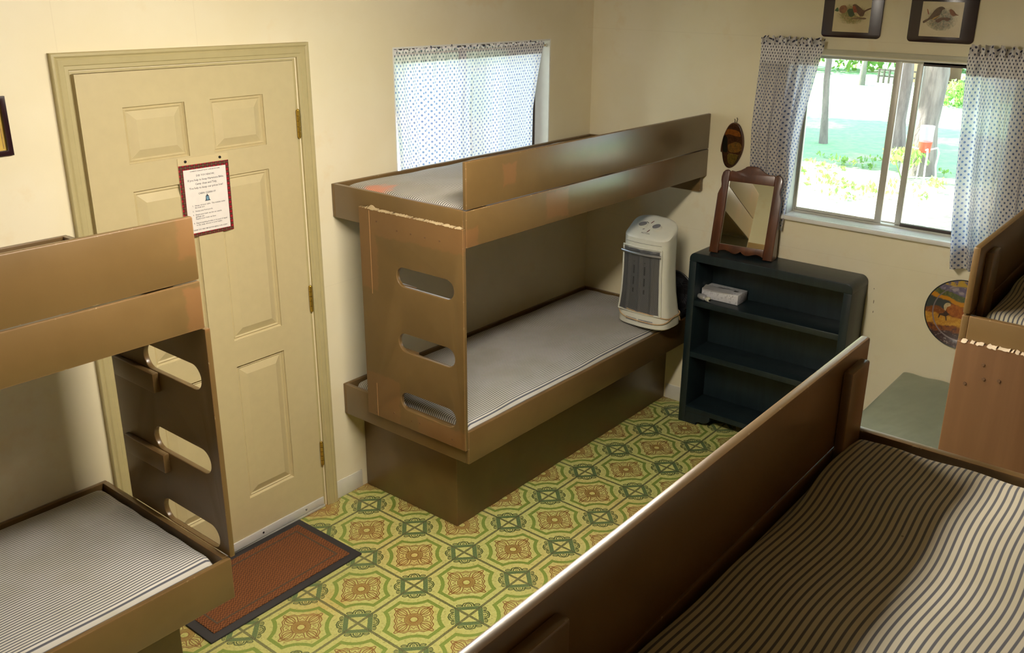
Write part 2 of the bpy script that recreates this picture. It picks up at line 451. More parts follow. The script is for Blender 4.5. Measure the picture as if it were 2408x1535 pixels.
# door jamb, stop and threshold
b = B()
box(b, DX0, DX0+.010, .002, .14, 0, DH); box(b, DX1-.010, DX1, .002, .14, 0, DH); box(b, DX0+.010, DX1-.010, .002, .14, DH-.008, DH)
box(b, DX0+.010, DX0+.022, .052, .14, 0, DH-.008); box(b, DX1-.022, DX1-.010, .052, .14, 0, DH-.008); box(b, DX0+.022, DX1-.022, .052, .14, DH-.02, DH-.008)
struct('trim_2', b, TRIM)
b = B(); box(b, DX0+.011, DX1-.011, -.012, .14, .0, .012, .003); box(b, DX0+.023, DX1-.023, .02, .10, .0115, .02, .004); struct('trim_3', b, ALU)

for a_, z_, h_ in ((1.772, .868, .010), (1.776, .815, .006), (1.765, .935, .003)):
    struct('trim_4', shape([ell_(a_, z_, .0016, h_)], .0008, M=on_wall_b(-.0005)), mat_flat('wall_nick', (0.16, 0.12, 0.08), .8), None, 0)
# ------------------------------------------------------------------ door
HX = -2.101
def frustum(b, r0, d0, r1, d1):
    (a0, a1, c0, c1), (e0, e1, g0, g1) = r0, r1
    lo = [b.verts.new(v) for v in ((a0, d0, c0), (a1, d0, c0), (a1, d0, c1), (a0, d0, c1))]
    hi = [b.verts.new(v) for v in ((e0, d1, g0), (e1, d1, g0), (e1, d1, g1), (e0, d1, g1))]
    for k in range(4): b.faces.new((lo[k], lo[(k+1) % 4], hi[(k+1) % 4], hi[k]))
    b.faces.new(hi); b.faces.new(lo[::-1])
door = bpy.data.objects.new('door_1', None); COL.objects.link(door); door.location = (HX, .004, 0); door['kind'] = 'structure'
sx0, sx1, sz0, sz1 = -2.989, -2.101, .012, 2.041
pans = [(-2.838, -2.600, 1.725, 1.922), (-2.494, -2.256, 1.725, 1.922), (-2.838, -2.600, .955, 1.628), (-2.494, -2.256, .955, 1.628),
        (-2.838, -2.600, .225, .842), (-2.494, -2.256, .225, .842)]
b = shape([rect(sx0, sx1, sz0, sz1)]+[rect(*p)[::-1] for p in pans], .014, M=on_wall_a(.0075))
box(b, sx0, sx1, .0125, .044, sz0, sz1)
for p in pans:
    x0, x1, z0, z1 = p
    # ogee sticking round the hole, then the raised field
    for w0, d0, w1, d1 in ((0, .0045, .005, .0120), (.005, .0120, .011, .0080), (.011, .0080, .016, .0124)):
        lo = [b.verts.new(v) for v in ((x0+w0, d0, z0+w0), (x1-w0, d0, z0+w0), (x1-w0, d0, z1-w0), (x0+w0, d0, z1-w0))]
        hi = [b.verts.new(v) for v in ((x0+w1, d1, z0+w1), (x1-w1, d1, z0+w1), (x1-w1, d1, z1-w1), (x0+w1, d1, z1-w1))]
        for k in range(4): b.faces.new((lo[k], lo[(k+1) % 4], hi[(k+1) % 4], hi[k]))
    frustum(b, (x0+.016, x1-.016, z0+.016, z1-.016), .0125, (x0+.046, x1-.046, z0+.046, z1-.046), .0012)
obj('door_panel', b, DOORM, door, 7)
b = B(); box(b, sx0+.004, sx1-.003, -.0065, .0015, .014, .052, .001)
for k in range(4): sph(b, (sx0+.12+.22*k, -.0065, .036), .0035, (1, .5, 1), 8)
obj('door_sweep', b, mat_flat('pale_metal_sweep', (0.58, 0.57, 0.54), .4), door)
for k in range(3): obj('screw', cyl(B(), (sx0+.30+.24*k, -.0075, .034), (sx0+.30+.24*k, -.0045, .034), .005, seg=10), BLACK, door)
for z0, z1 in ((1.737, 1.845), (.98, 1.092), (.222, .335)):
    b = B(); h = (z1-z0)/5
    for k in range(5): cyl(b, (HX+.004, -.008, z0+h*k+.001), (HX+.004, -.008, z0+h*(k+1)-.001), .0075, seg=14)
    sph(b, (HX+.004, -.008, z1), .006, seg=10); sph(b, (HX+.004, -.008, z0), .006, seg=10)
    box(b, HX+.002, HX+.0075, -.006, .03, z0, z1)
    obj('hinge', b, BRASS, door)
b = B(); cyl(b, (-2.93, .0, .95), (-2.93, -.035, .95), .012, seg=16); sph(b, (-2.93, -.052, .95), .028, (1, .8, 1), 20); cyl(b, (-2.93, 0.001, .95), (-2.93, -.006, .95), .032, seg=24)
obj('door_handle', b, BRASS, door)
door.rotation_euler = (0, 0, math.radians(1.3))

# ------------------------------------------------------------------ window 1 (wall A)
x0, x1, z0, z1 = W1
w1 = bpy.data.objects.new('window_1', None); COL.objects.link(w1); w1.location = ((x0+x1)/2, 0, z0); w1['kind'] = 'structure'
b = B(); t = .008
box(b, x0, x0+t, .001, .10, z0, z1); box(b, x1-t, x1, .001, .10, z0, z1); box(b, x0+t, x1-t, .001, .10, z1-t, z1)
obj('window_lining', b, WHITE, w1)
obj('window_sill', bxx(x0+t, x1-t, -.012, .10, z0, z0+.014, .003), SILL, w1)
def alu_frame(xa, xb, za, zb, y, w=.022, d=.04):
    b = B(); box(b, xa, xa+w, y, y+d, za, zb, .002); box(b, xb-w, xb, y, y+d, za, zb, .002)
    box(b, xa+w, xb-w, y, y+d, za, za+w, .002); box(b, xa+w, xb-w, y, y+d, zb-w, zb, .002); return b
b = alu_frame(x0+t, x1-t, z0+.014, z1-t, .095); box(b, (x0+x1)/2-.015, (x0+x1)/2+.015, .10, .125, z0+.036, z1-t-.022)
box(b, x1-t-.047, x1-t-.022, .10, .12, z0+.036, z1-t-.022)
obj('window_frame', b, DARKALU, w1)
obj('pane', bxx(x0+t+.022, x1-t-.022, .113, .116, z0+.036, z1-t-.022), GLASS, w1, smooth=0)

# ------------------------------------------------------------------ window 2 (wall B) ; local a = -y
a0, a1, z0, z1 = W2
w2 = bpy.data.objects.new('window_2', None); COL.objects.link(w2); w2.location = (0, -(a0+a1)/2, z0); w2['kind'] = 'structure'
def bb(b, A0, A1, X0, X1, Z0, Z1, bev=0.0): return box(b, X0, X1, -A1, -A0, Z0, Z1, bev)
b = B(); t = .006
bb(b, a0, a0+t, .001, .0855, z0, z1); bb(b, a1-t, a1, .001, .0855, z0, z1); bb(b, a0+t, a1-t, .001, .0855, z1-t, z1)
obj('window_lining', b, WHITE, w2)
b = B(); bb(b, a0-.012, a1+.012, -.034, -.0005, z0-.022, z0+.001, .004); bb(b, a0+t, a1-t, -.0005, .0855, z0-.004, z0+.001, .0)
obj('window_sill', b, SILL, w2)
b = B(); FX0, FX1 = .086, .128; w = .006
bb(b, a0+t, a0+t+w, FX0, FX1, z0, z1-t, .002); bb(b, a1-t-w, a1-t, FX0, FX1, z0, z1-t, .002)
bb(b, a0+t+w, a1-t-w, FX0, FX1, z1-t-.006, z1-t, .0); bb(b, a0+t+w, a1-t-w, FX0+.004, FX0+.010, z1-t-.016, z1-t-.005, .001)
bb(b, a0+t+w, a1-t-w, FX0, FX1, z0, z0+.010, .0)
bb(b, a0+t+w, a1-t-w, FX0+.036, FX0+.040, z0+.009, z0+.018, .001)
obj('window_frame', b, ALU, w2)
# fixed sash behind, sliding sash in front pushed left
def sash(A0, A1, X, wl, wr, mat_, nm):
    b = B(); Z0, Z1 = z0+.0105, z1-t-.0065
    bb(b, A0, A0+wl, X, X+.014, Z0, Z1, .003); bb(b, A1-wr, A1, X, X+.014, Z0, Z1, .003)
    bb(b, A0+wl, A1-wr, X+.002, X+.012, Z0, Z0+.014, .002); bb(b, A0+wl, A1-wr, X+.002, X+.012, Z1-.012, Z1, .002)
    s = obj(nm, b, mat_, w2)
    b = B(); bb(b, A0+wl, A1-wr, X+.006, X+.008, Z0+.014, Z1-.012); obj('pane', b, GLASS, s, smooth=0)
sash(a0+t+w, 1.722, .089, .008, .034, ALU, 'sliding_sash')
sash(1.784, a1-t-w, .106, .030, .010, ALU, 'fixed_sash')
b = B(); bb(b, 1.816, a1-t-w, .090, .104, z0+.0105, z0+.024, .001); bb(b, 1.816, a1-t-w, .090, .104, z1-t-.024, z1-t-.0065, .001); obj('screen_track', b, DARKALU, w2)

# ------------------------------------------------------------------ bunks
def slotted(ypts, z0, z1, slots):
    o = [rect(ypts[0], ypts[1], z0, z1)]
    for (c, zc, hw, r) in slots:
        s = []
        for k in range(13): a = -PI/2+PI*k/12; s.append((c+hw-r+r*math.cos(a), zc+r*math.sin(a)))
        for k in range(13): a = PI/2+PI*k/12; s.append((c-hw+r+r*math.cos(a), zc+r*math.sin(a)))
        o.append(s[::-1])
    return o
ZU, ZUB, ZL, ZLB, ZG = 1.520, 1.374, .579, .429, 1.711
D = .787; TB = .019
BG = 'brown painted wooden bunk beds'
def bunk(name, label, x0, x1, yb, s, pend, slots=True, panel_mat=PAINT, cleat_x=(), ptop=1.452, pbot=.497):
    """x0..x1 along the wall, yb the wall side, s=+1/-1 direction to the front, pend = 'L' or 'R' end with the ladder panel"""
    yf = yb+s*D
    root = thing(name, label, 'bunk bed', ((x0+x1)/2, (yb+yf)/2, 0), BG)
    def yy(a, c): return (min(a, c), max(a, c))
    def part(nm, X0, X1, Ya, Yb, Z0, Z1, bev=.0035, m=PAINT, par=None):
        y0, y1 = yy(Ya, Yb); return obj(nm, bxx(X0, X1, y0, y1, Z0, Z1, bev), m, par or root)
    for top, bot, nm in ((ZU, ZUB, 'upper'), (ZL, ZLB, 'lower')):
        part(nm+'_front_rail', x0, x1, yf-s*TB, yf, bot, top)
        part(nm+'_back_rail', x0, x1, yb+s*.001, yb+s*TB, bot, top)
        part(nm+'_end_board', x0, x0+TB, yb+s*(TB+.0002), yf-s*(TB+.0001), bot, top, .0012)
        part(nm+'_end_board', x1-TB, x1, yb+s*(TB+.0002), yf-s*(TB+.0001), bot, top, .0012)
        part(nm+'_platform', x0+TB, x1-TB, yb+s*TB, yf-s*TB, bot+.012, bot+.030, .0)
    g = part('guard_rail', x0, x1, yf-s*TB, yf, ZU+.004, ZG, .005)
    for cx in cleat_x: part('cleat', cx-.045, cx+.045, yf-s*(TB+.0005), yf-s*(TB+.0195), ZUB+.032, ZG-.028, .004, par=g)
    ins = .11
    if pend == 'L': part('plinth', x0+ins, x1, yb+s*.006, yb+s*.611, 0, ZLB+.01, .003)
    else: part('plinth', x0, x1-ins, yb+s*.006, yb+s*.611, 0, ZLB+.01, .003)
    # ladder panel on the outside of the end boards
    px = x0-.009 if pend == 'L' else x1+.009
    pf, pb = yf-s*.003, yf-s*.597
    Mx = frame_matrix((px, 0, 0), (0, 1, 0), (0, 0, 1), (1, 0, 0))
    sl = []
    cy = yf-s*.217
    if slots: sl = [(cy, 1.191, .162, .042), (cy, .899, .162, .042), (cy, .625, .162, .0415)]
    y0, y1 = yy(pf, pb)
    b = shape(slotted((y0, y1), pbot, ptop, sl), .018, .003, 2, Mx)
    lp = obj('ladder_panel', b, panel_mat, root, 30)
    inx = px+.0095 if pend == 'L' else px-.0095
    d = 1 if pend == 'L' else -1
    if slots:
        for zt in (1.191-.042, .899-.042):
            X = sorted((inx, inx+d*.022)); Y = yy(yf-s*.30, yf-s*.55)
            obj('step', bxx(X[0], X[1], Y[0], Y[1], zt-.068, zt-.001, .003), PAINT, lp)
    return root
b1 = bunk('bunk_bed', 'brown wooden bunk bed under the curtained window, with slotted ladder panel', -1.944, -.001, 0, -1, 'L', cleat_x=(-1.85, -.95, -.1))
obj('ledger', bxx(-.034, -.001, -.768, -.02, 1.288, 1.373, .003), PAINT, b1)
b2 = bunk('bunk_bed', 'brown wooden bunk bed left of the door, cut off by the left edge', -5.03, -3.085, 0, -1, 'R', cleat_x=(-4.9, -4.05, -3.2), ptop=1.368, pbot=.580)
b3 = bunk('bunk_bed', 'brown wooden bunk bed in the foreground with long guard rail crossing the picture', -4.719, -2.775, YB, 1, 'R', cleat_x=(-4.60, -3.835, -2.868))
b4 = bunk('bunk_bed', 'brown wooden bunk bed at the right edge beside the green mattress', -1.930, -.001, YB, 1, 'L', slots=False, panel_mat=GRAIN, cleat_x=(-1.815, -.95, -.12))
# seam and nail dents of the first ladder panel
PUT = mat_flat('pale_putty', (0.45, 0.26, 0.12), .5)
obj('panel_seam', bxx(-1.9634, -1.9622, -.2565, -.2545, 1.08, 1.445), PUT, b1)
obj('panel_seam', bxx(-1.9634, -1.9622, -.2565, -.2545, .50, .66), PUT, b1)
NAILM = mat_flat('dark_nail_hole', (0.13, 0.07, 0.035), .6)
for yy_, zz_ in ((-.30, 1.405), (-.42, 1.385), (-.50, 1.385), (-.58, 1.385), (-.66, 1.385), (-.36, .545), (-.47, .54), (-.52, .545), (-.71, .53), (-.25, .515)):
    obj('nail_head', cyl(B(), (-1.9640, yy_, zz_), (-1.9620, yy_, zz_), .0038, seg=10), NAILM, b1)
for yy_, zz_ in ((-2.628, 1.335), (-2.665, 1.40), (-2.672, 1.36), (-2.71, 1.365)):
    obj('nail_head', cyl(B(), (-1.9500, yy_, zz_), (-1.9480, yy_, zz_), .0045, seg=10), NAILM, b4)
def putty(name, root, px, ya, yb_, z, n, seed):
    n *= 2
    """ragged flake of old putty along the top edge of a ladder panel"""
    rnd = random.Random(seed); b = B(); lo = []; hi = []; bk = []
    for k in range(n+1):
        y = ya+(yb_-ya)*k/n; h = .001+.004*rnd.random()**2+(.010*math.exp(-((k/n-.10)/.03)**2) if seed == 3 else 0)
        lo.append(b.verts.new((px-.0015, y, z-.0005-.004*rnd.random()**2))); hi.append(b.verts.new((px+.001, y, z+.001))); bk.append(b.verts.new((px+.0165, y, z+h)))
    for k in range(n):
        if rnd.random() < (.12 if seed == 3 else .3): continue
        b.faces.new((lo[k], lo[k+1], hi[k+1], hi[k])); b.faces.new((hi[k], hi[k+1], bk[k+1], bk[k]))
    obj(name, b, mat_flat('old_cream_putty'+str(seed), (0.42, 0.33, 0.19) if seed == 3 else (0.6, 0.5, 0.36), .6), root, 60)
putty('putty_edge', b1, -1.962, -.20, -.775, 1.4525, 60, 3)
putty('putty_edge', b4, -1.948, -2.60, -3.16, 1.4525, 60, 5)

# ------------------------------------------------------------------ mattresses
def cloth_block(name, x0, x1, y0, y1, zb, zt, mat_, seed=1, r=.030, mound=.012, wav=.004, wob=.004, nx=150, ny=60, taper=0.0, cor=0.0):
    """a filled pad: domed, softly wrinkled top with rounded edges; u along x, v across"""
    rnd = random.Random(seed); ph = [rnd.random()*6.28 for _ in range(10)]
    b = B(); uvl = b.loops.layers.uv.new('UVMap')
    def top(i, j):
        u, v = i/nx, j/ny
        x = x0+(x1-x0)*u; y = y0+(y1-y0)*v
        dx, dy = min(x-x0, x1-x), min(y-y0, y1-y)
        def rd(d): return 0 if d >= r else r-math.sqrt(max(0, r*r-(r-d)**2))
        z = zt-max(rd(dx), 0)-max(rd(dy), 0)*1.0
        e = min(1, dx/.18)*min(1, dy/.12)
        z += mound*e*(math.sin(PI*v)**.5)*(.7+.3*math.sin(PI*u))
        z += wav*(math.sin(x*9+ph[0]+3*math.sin(y*5+ph[1]))*.5+math.sin(x*17+y*9+ph[2])*.3+math.sin(x*31-y*13+ph[3])*.22)*min(1, min(dx, dy)/.05)
        # puckers that run in from the ends
        en = math.exp(-dx/.10); z += wav*.9*en*math.sin(y*42+ph[4])*min(1, dy/.05)
        yo = wob*(math.sin(x*8.5+ph[5]+2*v)+.5*math.sin(x*19+ph[6]-3*v))*min(1, dx/.05)*(1 if 0 < j < ny else 0)
        sh = taper*math.exp(-dx/.05)*(.5-v)
        return Vector((x, y+yo+sh, z))
    def vy(j): return y0+(y1-y0)*j/ny
    g = [[b.verts.new(top(i, j)) for j in range(ny+1)] for i in range(nx+1)]
    def face(vs, uvs):
        f = b.faces.new(vs)
        for l, t_ in zip(f.loops, uvs): l[uvl].uv = t_
    X_ = lambda i: x0+(x1-x0)*i/nx
    for i in range(nx):
        for j in range(ny):
            face((g[i][j], g[i+1][j], g[i+1][j+1], g[i][j+1]), ((X_(i), vy(j)), (X_(i+1), vy(j)), (X_(i+1), vy(j+1)), (X_(i), vy(j+1))))
    # skirts
    sk = {}
    for i in range(nx+1):
        for j in range(ny+1):
            if i in (0, nx) or j in (0, ny):
                c = g[i][j].co; bx_ = (0.012 if i == nx else -0.012 if i == 0 else 0); by_ = (0.012 if j == ny else -0.012 if j == 0 else 0)
                sk[i, j] = [b.verts.new((c.x+bx_*.6, c.y+by_*.6, c.z-(c.z-zb)*.35)), b.verts.new((c.x+bx_*.5, c.y+by_*.5, c.z-(c.z-zb)*.75)), b.verts.new((c.x, c.y, zb))]
    def col(i, j, k): return g[i][j] if k == 0 else sk[i, j][k-1]
    def h(k): return (0, .35, .75, 1)[k]*(zt-zb)
    for k in range(3):
        for i in range(nx):
            for j, sg in ((0, -1), (ny, 1)):
                face((col(i, j, k), col(i+1, j, k), col(i+1, j, k+1), col(i, j, k+1)), ((X_(i), vy(j)+sg*h(k)), (X_(i+1), vy(j)+sg*h(k)), (X_(i+1), vy(j)+sg*h(k+1)), (X_(i), vy(j)+sg*h(k+1))))
        for j in range(ny):
            for i, sg in ((0, -1), (nx, 1)):
                face((col(i, j, k), col(i, j+1, k), col(i, j+1, k+1), col(i, j, k+1)), ((X_(i)+sg*h(k), vy(j)), (X_(i)+sg*h(k), vy(j+1)), (X_(i)+sg*h(k+1), vy(j+1)), (X_(i)+sg*h(k+1), vy(j))))
    loop = [sk[i, 0][2] for i in range(nx+1)]+[sk[nx, j][2] for j in range(1, ny+1)]+[sk[i, ny][2] for i in range(nx-1, -1, -1)]+[sk[0, j][2] for j in range(ny-1, 0, -1)]
    face(loop, [(v.co.x, v.co.y) for v in loop])
    return obj(name, b, mat_, None, 70)
MG = 'blue and cream striped mattresses'
def fy(yb, s): return sorted((yb+s*(TB+.018), yb+s*(D-TB-.022)))
ya, yb_ = fy(0, -1)
tag(cloth_block('mattress', -1.944+TB+.022, -.001-TB-.02, ya, yb_, ZUB+.030, ZU-.004, TICKS, 4, mound=.020, wav=.004, wob=.010), 'striped mattress on the upper bunk under the curtained window, orange stain at its corner', 'mattress', MG)
tag(cloth_block('mattress', -1.944+TB+.022, -.001-TB-.02, ya, yb_, ZLB+.030, ZL+.004, TICK, 8, mound=.016, wav=.0025, wob=.0035), 'striped mattress on the lower bunk, with the white heater on it', 'mattress', MG)
tag(cloth_block('mattress', -5.03+TB+.022, -3.085-TB-.014, ya, yb_, ZLB+.030, ZL+.004, TICK, 12, mound=.014, wav=.002, wob=.002), 'striped mattress on the lower bunk left of the door', 'mattress', MG)
ya, yb_ = fy(YB, 1)
tag(cloth_block('mattress', -4.719+TB+.02, -2.775-TB-.034, ya, yb_+.008, ZUB+.030, ZU+.008, TICKW, 21, r=.020, mound=.008, wav=.0022, wob=.0065, nx=240, ny=100, taper=.01), 'cream mattress with wide blue stripes on the foreground upper bunk', 'mattress', MG)
tag(cloth_block('mattress', -1.93+TB+.02, -.001-TB-.02, ya, yb_, ZUB+.030, ZU+.006, TICKW, 27, mound=.022, wav=.004, wob=.005), 'striped mattress on the upper bunk at the right edge', 'mattress', MG)

# ------------------------------------------------------------------ ceiling lamp (just above the frame)
lampm = bpy.data.materials.new('lit_diffuser'); lampm.use_nodes = True; n_ = lampm.node_tree; n_.nodes.clear()
e_ = n_.nodes.new('ShaderNodeEmission'); e_.inputs[0].default_value = (1.0, 0.905, 0.765, 1); e_.inputs[1].default_value = LAMP_STRENGTH
n_.links.new(e_.outputs[0], n_.nodes.new('ShaderNodeOutputMaterial').inputs[0])
cl = thing('ceiling_light', 'long fluorescent ceiling light over the middle of the floor', 'ceiling light', (-2.70, -1.6, ZC))
obj('housing', bxx(-3.31, -2.09, -1.70, -1.50, ZC-.035, ZC-.001, .004), WHITE, cl)
obj('diffuser', bxx(-3.29, -2.11, -1.67, -1.53, ZC-.085, ZC-.036, .015), lampm, cl)

# ------------------------------------------------------------------ green mattress and its low bed
lb = thing('low_bed', 'low brown bed under the green mattress by the far wall', 'bed', (-.97, -2.26, 0))
obj('frame', bxx(-1.90, -.02, -2.565, -1.975, .36, .44, .004), PAINT, lb)
for X_ in (-1.84, -.08):
    for Y_ in (-2.03, -2.51): obj('leg', bxx(X_-.035, X_+.035, Y_-.035, Y_+.035, 0, .36, .003), PAINT, lb)
VINYL = Mat('green_vinyl', (0.25, 0.29, 0.205), .33)
VINYL.color(VINYL.mix((0.235, 0.275, 0.195), (0.275, 0.31, 0.225), VINYL.noise(3, 3))); VINYL.bump(VINYL.noise(2.6, 3, .5, stretch=(1, 2.5, 1)), .6, .03)
gm = cloth_block('mattress', -1.90, -.012, -2.575, -1.965, .441, .552, VINYL, 33, r=.022, mound=.004, wav=.003, wob=.0)
tag(gm, 'plain green vinyl mattress below the round plate', 'mattress')

# ------------------------------------------------------------------ curtains
def curtain(name, label, plane, T, Bt, z_top, z_rod, z_bot, off, nf, full, amp, seed, press=None, edgeR=None, edgeL=None, nx=300, nz=110, pr=.012):
    """T=(left,right) at rod, Bt=(left,right) at hem, in wall coordinate a; off=distance from the wall plane"""
    rnd = random.Random(seed); ph = [rnd.random()*6.28 for _ in range(12)]
    b = B(); uvl = b.loops.layers.uv.new('UVMap'); g = []
    Wf = abs(T[1]-T[0])*full
    for j in range(nz+1):
        t = j/nz
        # denser rows in the heading
        z = z_top+(z_rod-z_top)*(t/.12) if t < .12 else z_rod+(z_bot-z_rod)*((t-.12)/.88)
        q = 0 if t < .12 else (t-.12)/.88
        L = T[0]+(Bt[0]-T[0])*(edgeL(q) if edgeL else q); R_ = T[1]+(Bt[1]-T[1])*(edgeR(q) if edgeR else q)
        row = []
        for i in range(nx+1):
            s = i/nx
            w = 2*PI*nf*s
            # tight gathers near the rod open into broader folds
            k = min(1, q*3.0)
            fold = math.sin(w+ph[0]+1.2*math.sin(2*PI*s*2.3+ph[1])+.5*q*math.sin(5*s+ph[2]))
            fine = math.sin(2.7*w+ph[3]+1.5*math.sin(w*.43+ph[4]))
            A = amp*(.35+.65*k)
            d = A*(fold*(.55+.45*math.sin(s*7+ph[5]))+.25*(1-.6*k)*fine)+.25*amp*q*math.sin(3*s+4*q+ph[6])
            lat = (.35*A*math.cos(w+ph[0])*k)
            dz = 0
            if t < .12:
                rr = 1-t/.12; d = amp*.62*math.sin(w*2.1+ph[7])*(.35+.9*rr)+amp*.3*math.sin(w*4.7+ph[8])*rr; dz = .007*math.sin(w*1.7+ph[9])*rr+.004*math.sin(w*5.1)*rr
                lat = .25*amp*math.sin(w*3.1)*rr
            o = off
            if abs(z-z_rod) < .012: d = d*.45
            if press: f = press(s, q); o = off*(1-f)+pr*f; d = d*(1-.75*f)
            a = L+(R_-L)*(s+.012*math.sin(9*s+3*q+ph[10])*q)+lat
            o = o+d
            row.append((b.verts.new((a, -o, z+dz) if plane == 'a' else (-o, -a, z+dz)), (s*Wf, z)))
        g.append(row)
    for j in range(nz):
        for i in range(nx):
            q4 = (g[j][i], g[j][i+1], g[j+1][i+1], g[j+1][i]); f = b.faces.new([v[0] for v in q4])
            for l, v in zip(f.loops, q4): l[uvl].uv = v[1]
    o = obj(name, b, CURT, None, 180)
    return tag(o, label, 'curtain', 'blue polka dot curtains')
curtain('curtain', 'polka dot curtain drawn across the window behind the upper bunk', 'a', (-1.552, -.440), (-1.520, -.515), 2.062, 2.036, 1.36, -.010, 15, 1.45, .013, 5,
        edgeR=lambda q: min(1, q*2.1)**.8, edgeL=lambda q: q)
curtain('curtain', 'polka dot curtain left of the window, hanging behind the mirror', 'b', (1.062, 1.385), (1.040, 1.270), 2.120, 2.072, 1.150, .054, 5, 2.0, .024, 9,
        press=lambda s, q: max(0, min(1, (q-.45)*4))*max(0, min(1, (1.15-s)*3)), edgeR=lambda q: q**.8, pr=.009)
curtain('curtain', 'polka dot curtain right of the window, above the round plate', 'b', (2.040, 2.560), (2.105, 2.60), 2.125, 2.072, 1.130, .056, 6, 2.0, .028, 14, edgeL=lambda q: q**1.6)
r = thing('curtain_rod', 'tan tension rod carrying the curtain behind the upper bunk', 'curtain rod', (-.98, .022, 2.036))
b = B(); cyl(b, (-1.546, .022, 2.036), (-.404, .022, 2.036), .0058, seg=14); obj('rod', b, mat_flat('tan_rod', (0.62, 0.50, 0.34), .4), r)
b = B(); cyl(b, (-.416, .022, 2.036), (-.4035, .022, 2.036), .0095, seg=14); obj('end_cap', b, OFFW, r)
r = thing('curtain_rod', 'flat pale curtain rod above the sliding window', 'curtain rod', (-.045, -1.82, 2.064))
obj('rod', bxx(-.036, -.030, -2.58, -1.052, 2.052, 2.076, .002), mat_flat('pale_khaki_rod', (0.50, 0.48, 0.36), .45), r)
for Y_ in (-1.056, -2.576): obj('bracket', bxx(-.030, -.0, Y_-.003, Y_+.003, 2.054, 2.074, .001), METAL, r)

# ------------------------------------------------------------------ flat artwork helper
def blob(pts, n=5):
    out = []; N = len(pts)
    for i in range(N):
        p0, p1, p2, p3 = pts[i-1], pts[i], pts[(i+1) % N], pts[(i+2) % N]
        for k in range(n):
            t = k/n; out.append(tuple(.5*((2*p1[c])+(-p0[c]+p2[c])*t+(2*p0[c]-5*p1[c]+4*p2[c]-p3[c])*t*t+(-p0[c]+3*p1[c]-3*p2[c]+p3[c])*t**3) for c in (0, 1)))
    return out
def ell(cx, cy, rx, ry, n=28, a0=0): return [(cx+rx*math.cos(2*PI*k/n+a0), cy+ry*math.sin(2*PI*k/n+a0)) for k in range(n)]
def art(name, parent, plane, base, layers, dz=.00035):
    """stack of thin painted shapes, all one part"""
    b = B(); mats = []
    for i, (m, pts) in enumerate(layers):
        if m not in mats: mats.append(m)
        M = (on_wall_a if plane == 'a' else on_wall_b)(-(base+dz*(i+.5)))
        s = shape([pts], dz, M=M); merge(b, s, 0)
        b.faces.ensure_lookup_table(); k = mats.index(m)
        for f in b.faces:
            if f.material_index == 0 and not f.tag: f.material_index = k
            f.tag = True
    return obj(name, b, mats, parent, 0)
def paint(name, c, rough=.5, c2=None, sc_=60):
    m = Mat(name, c, rough); n = m.noise(sc_, 4, .65); c2 = c2 or tuple(v*.6 for v in c); m.color(m.mix(c, c2, smooth(n, .35, .68))); return m

# placemat style bird prints
CREAMP = paint('aged_print_paper', (0.66, 0.57, 0.36), .3, (0.60, 0.50, 0.30), 8)
def vign(name, a, z, rx, rz, cin, cedge):
    m = Mat(name, cin, .3); x, y, zz = m.pos()
    d = ln((y+a)/rx, (zz-z)/rz)+(m.noise(60, 4, .7)-.5)*.9
    n = m.noise(110, 4, .7); c = m.mix(cin, cedge, smooth(n, .4, .62)); c = m.mix(c, (0.62, 0.53, 0.32), smooth(d, .55, 1.05)); m.color(c); return m
PG = 'bird prints above the window'
def print_frame(label, A0, A1, Z0, Z1, a0_, a1_, z0_, z1_, layers, cnt):
    t_ = thing('framed_bird_print', label, 'picture', (-.004, -(A0+A1)/2, Z0), PG)
    obj('board', shape([rrect(A0, A1, Z0, Z1, .018)], .008, .0015, 1, M=on_wall_b(-.0045)), FRAMEB, t_)
    art('print', t_, 'b', .0086, [(CREAMP, rect(a0_, a1_, z0_, z1_))]+layers); return t_
def P1(x, y): return (1.402+(x-285+(y-358)*.075)/406*.173, 2.158+(358-y+(x-285)*.05)/350*.158)
v1 = vign('mossy_bank_paint', 1.487, 2.236, .072, .050, (0.20, 0.19, 0.045), (0.42, 0.30, 0.14))
print_frame('framed print of a red-breasted bird above the window, the left one of two', 1.345, 1.629, 2.131, 2.352, 1.398, 1.573, 2.157, 2.325, [
    (v1, blob([P1(300, 150), P1(330, 60), P1(450, 20), P1(600, 30), P1(690, 90), P1(692, 200), P1(640, 275), P1(480, 290), P1(340, 260)])),
    (paint('nest_brown', (0.30, 0.13, 0.05)), blob([P1(345, 140), P1(370, 105), P1(420, 105), P1(435, 145), P1(405, 178), P1(360, 170)])),
    (paint('leaf_green', (0.06, 0.12, 0.03)), blob([P1(298, 150), P1(330, 120), P1(340, 160)])),
    (paint('dark_moss', (0.05, 0.08, 0.02)), blob([P1(440, 150), P1(500, 140), P1(520, 200), P1(470, 215)])),
    (paint('bird_back_brown', (0.16, 0.075, 0.03)), blob([P1(497, 108), P1(515, 93), P1(540, 98), P1(580, 125), P1(622, 155), P1(660, 145), P1(700, 133), P1(700, 145), P1(640, 172), P1(620, 212), P1(575, 205), P1(530, 160)])),
    (paint('bird_breast_red', (0.36, 0.075, 0.02)), blob([P1(500, 115), P1(520, 112), P1(540, 135), P1(548, 175), P1(525, 182), P1(508, 160)])),
    (paint('bird_belly_cream', (0.62, 0.48, 0.24)), blob([P1(520, 178), P1(548, 178), P1(575, 205), P1(585, 218), P1(560, 215), P1(532, 198)])),
    (paint('twig_brown', (0.22, 0.13, 0.06)), blob([P1(480, 235), P1(560, 225), P1(650, 232), P1(640, 245), P1(560, 240)])),
], 0)
def P2(x, y): return (1.807+(x-1250+(y-410)*.14)/452*.172, 2.157+(404-y+(x-1240)*.06)/392*.145)
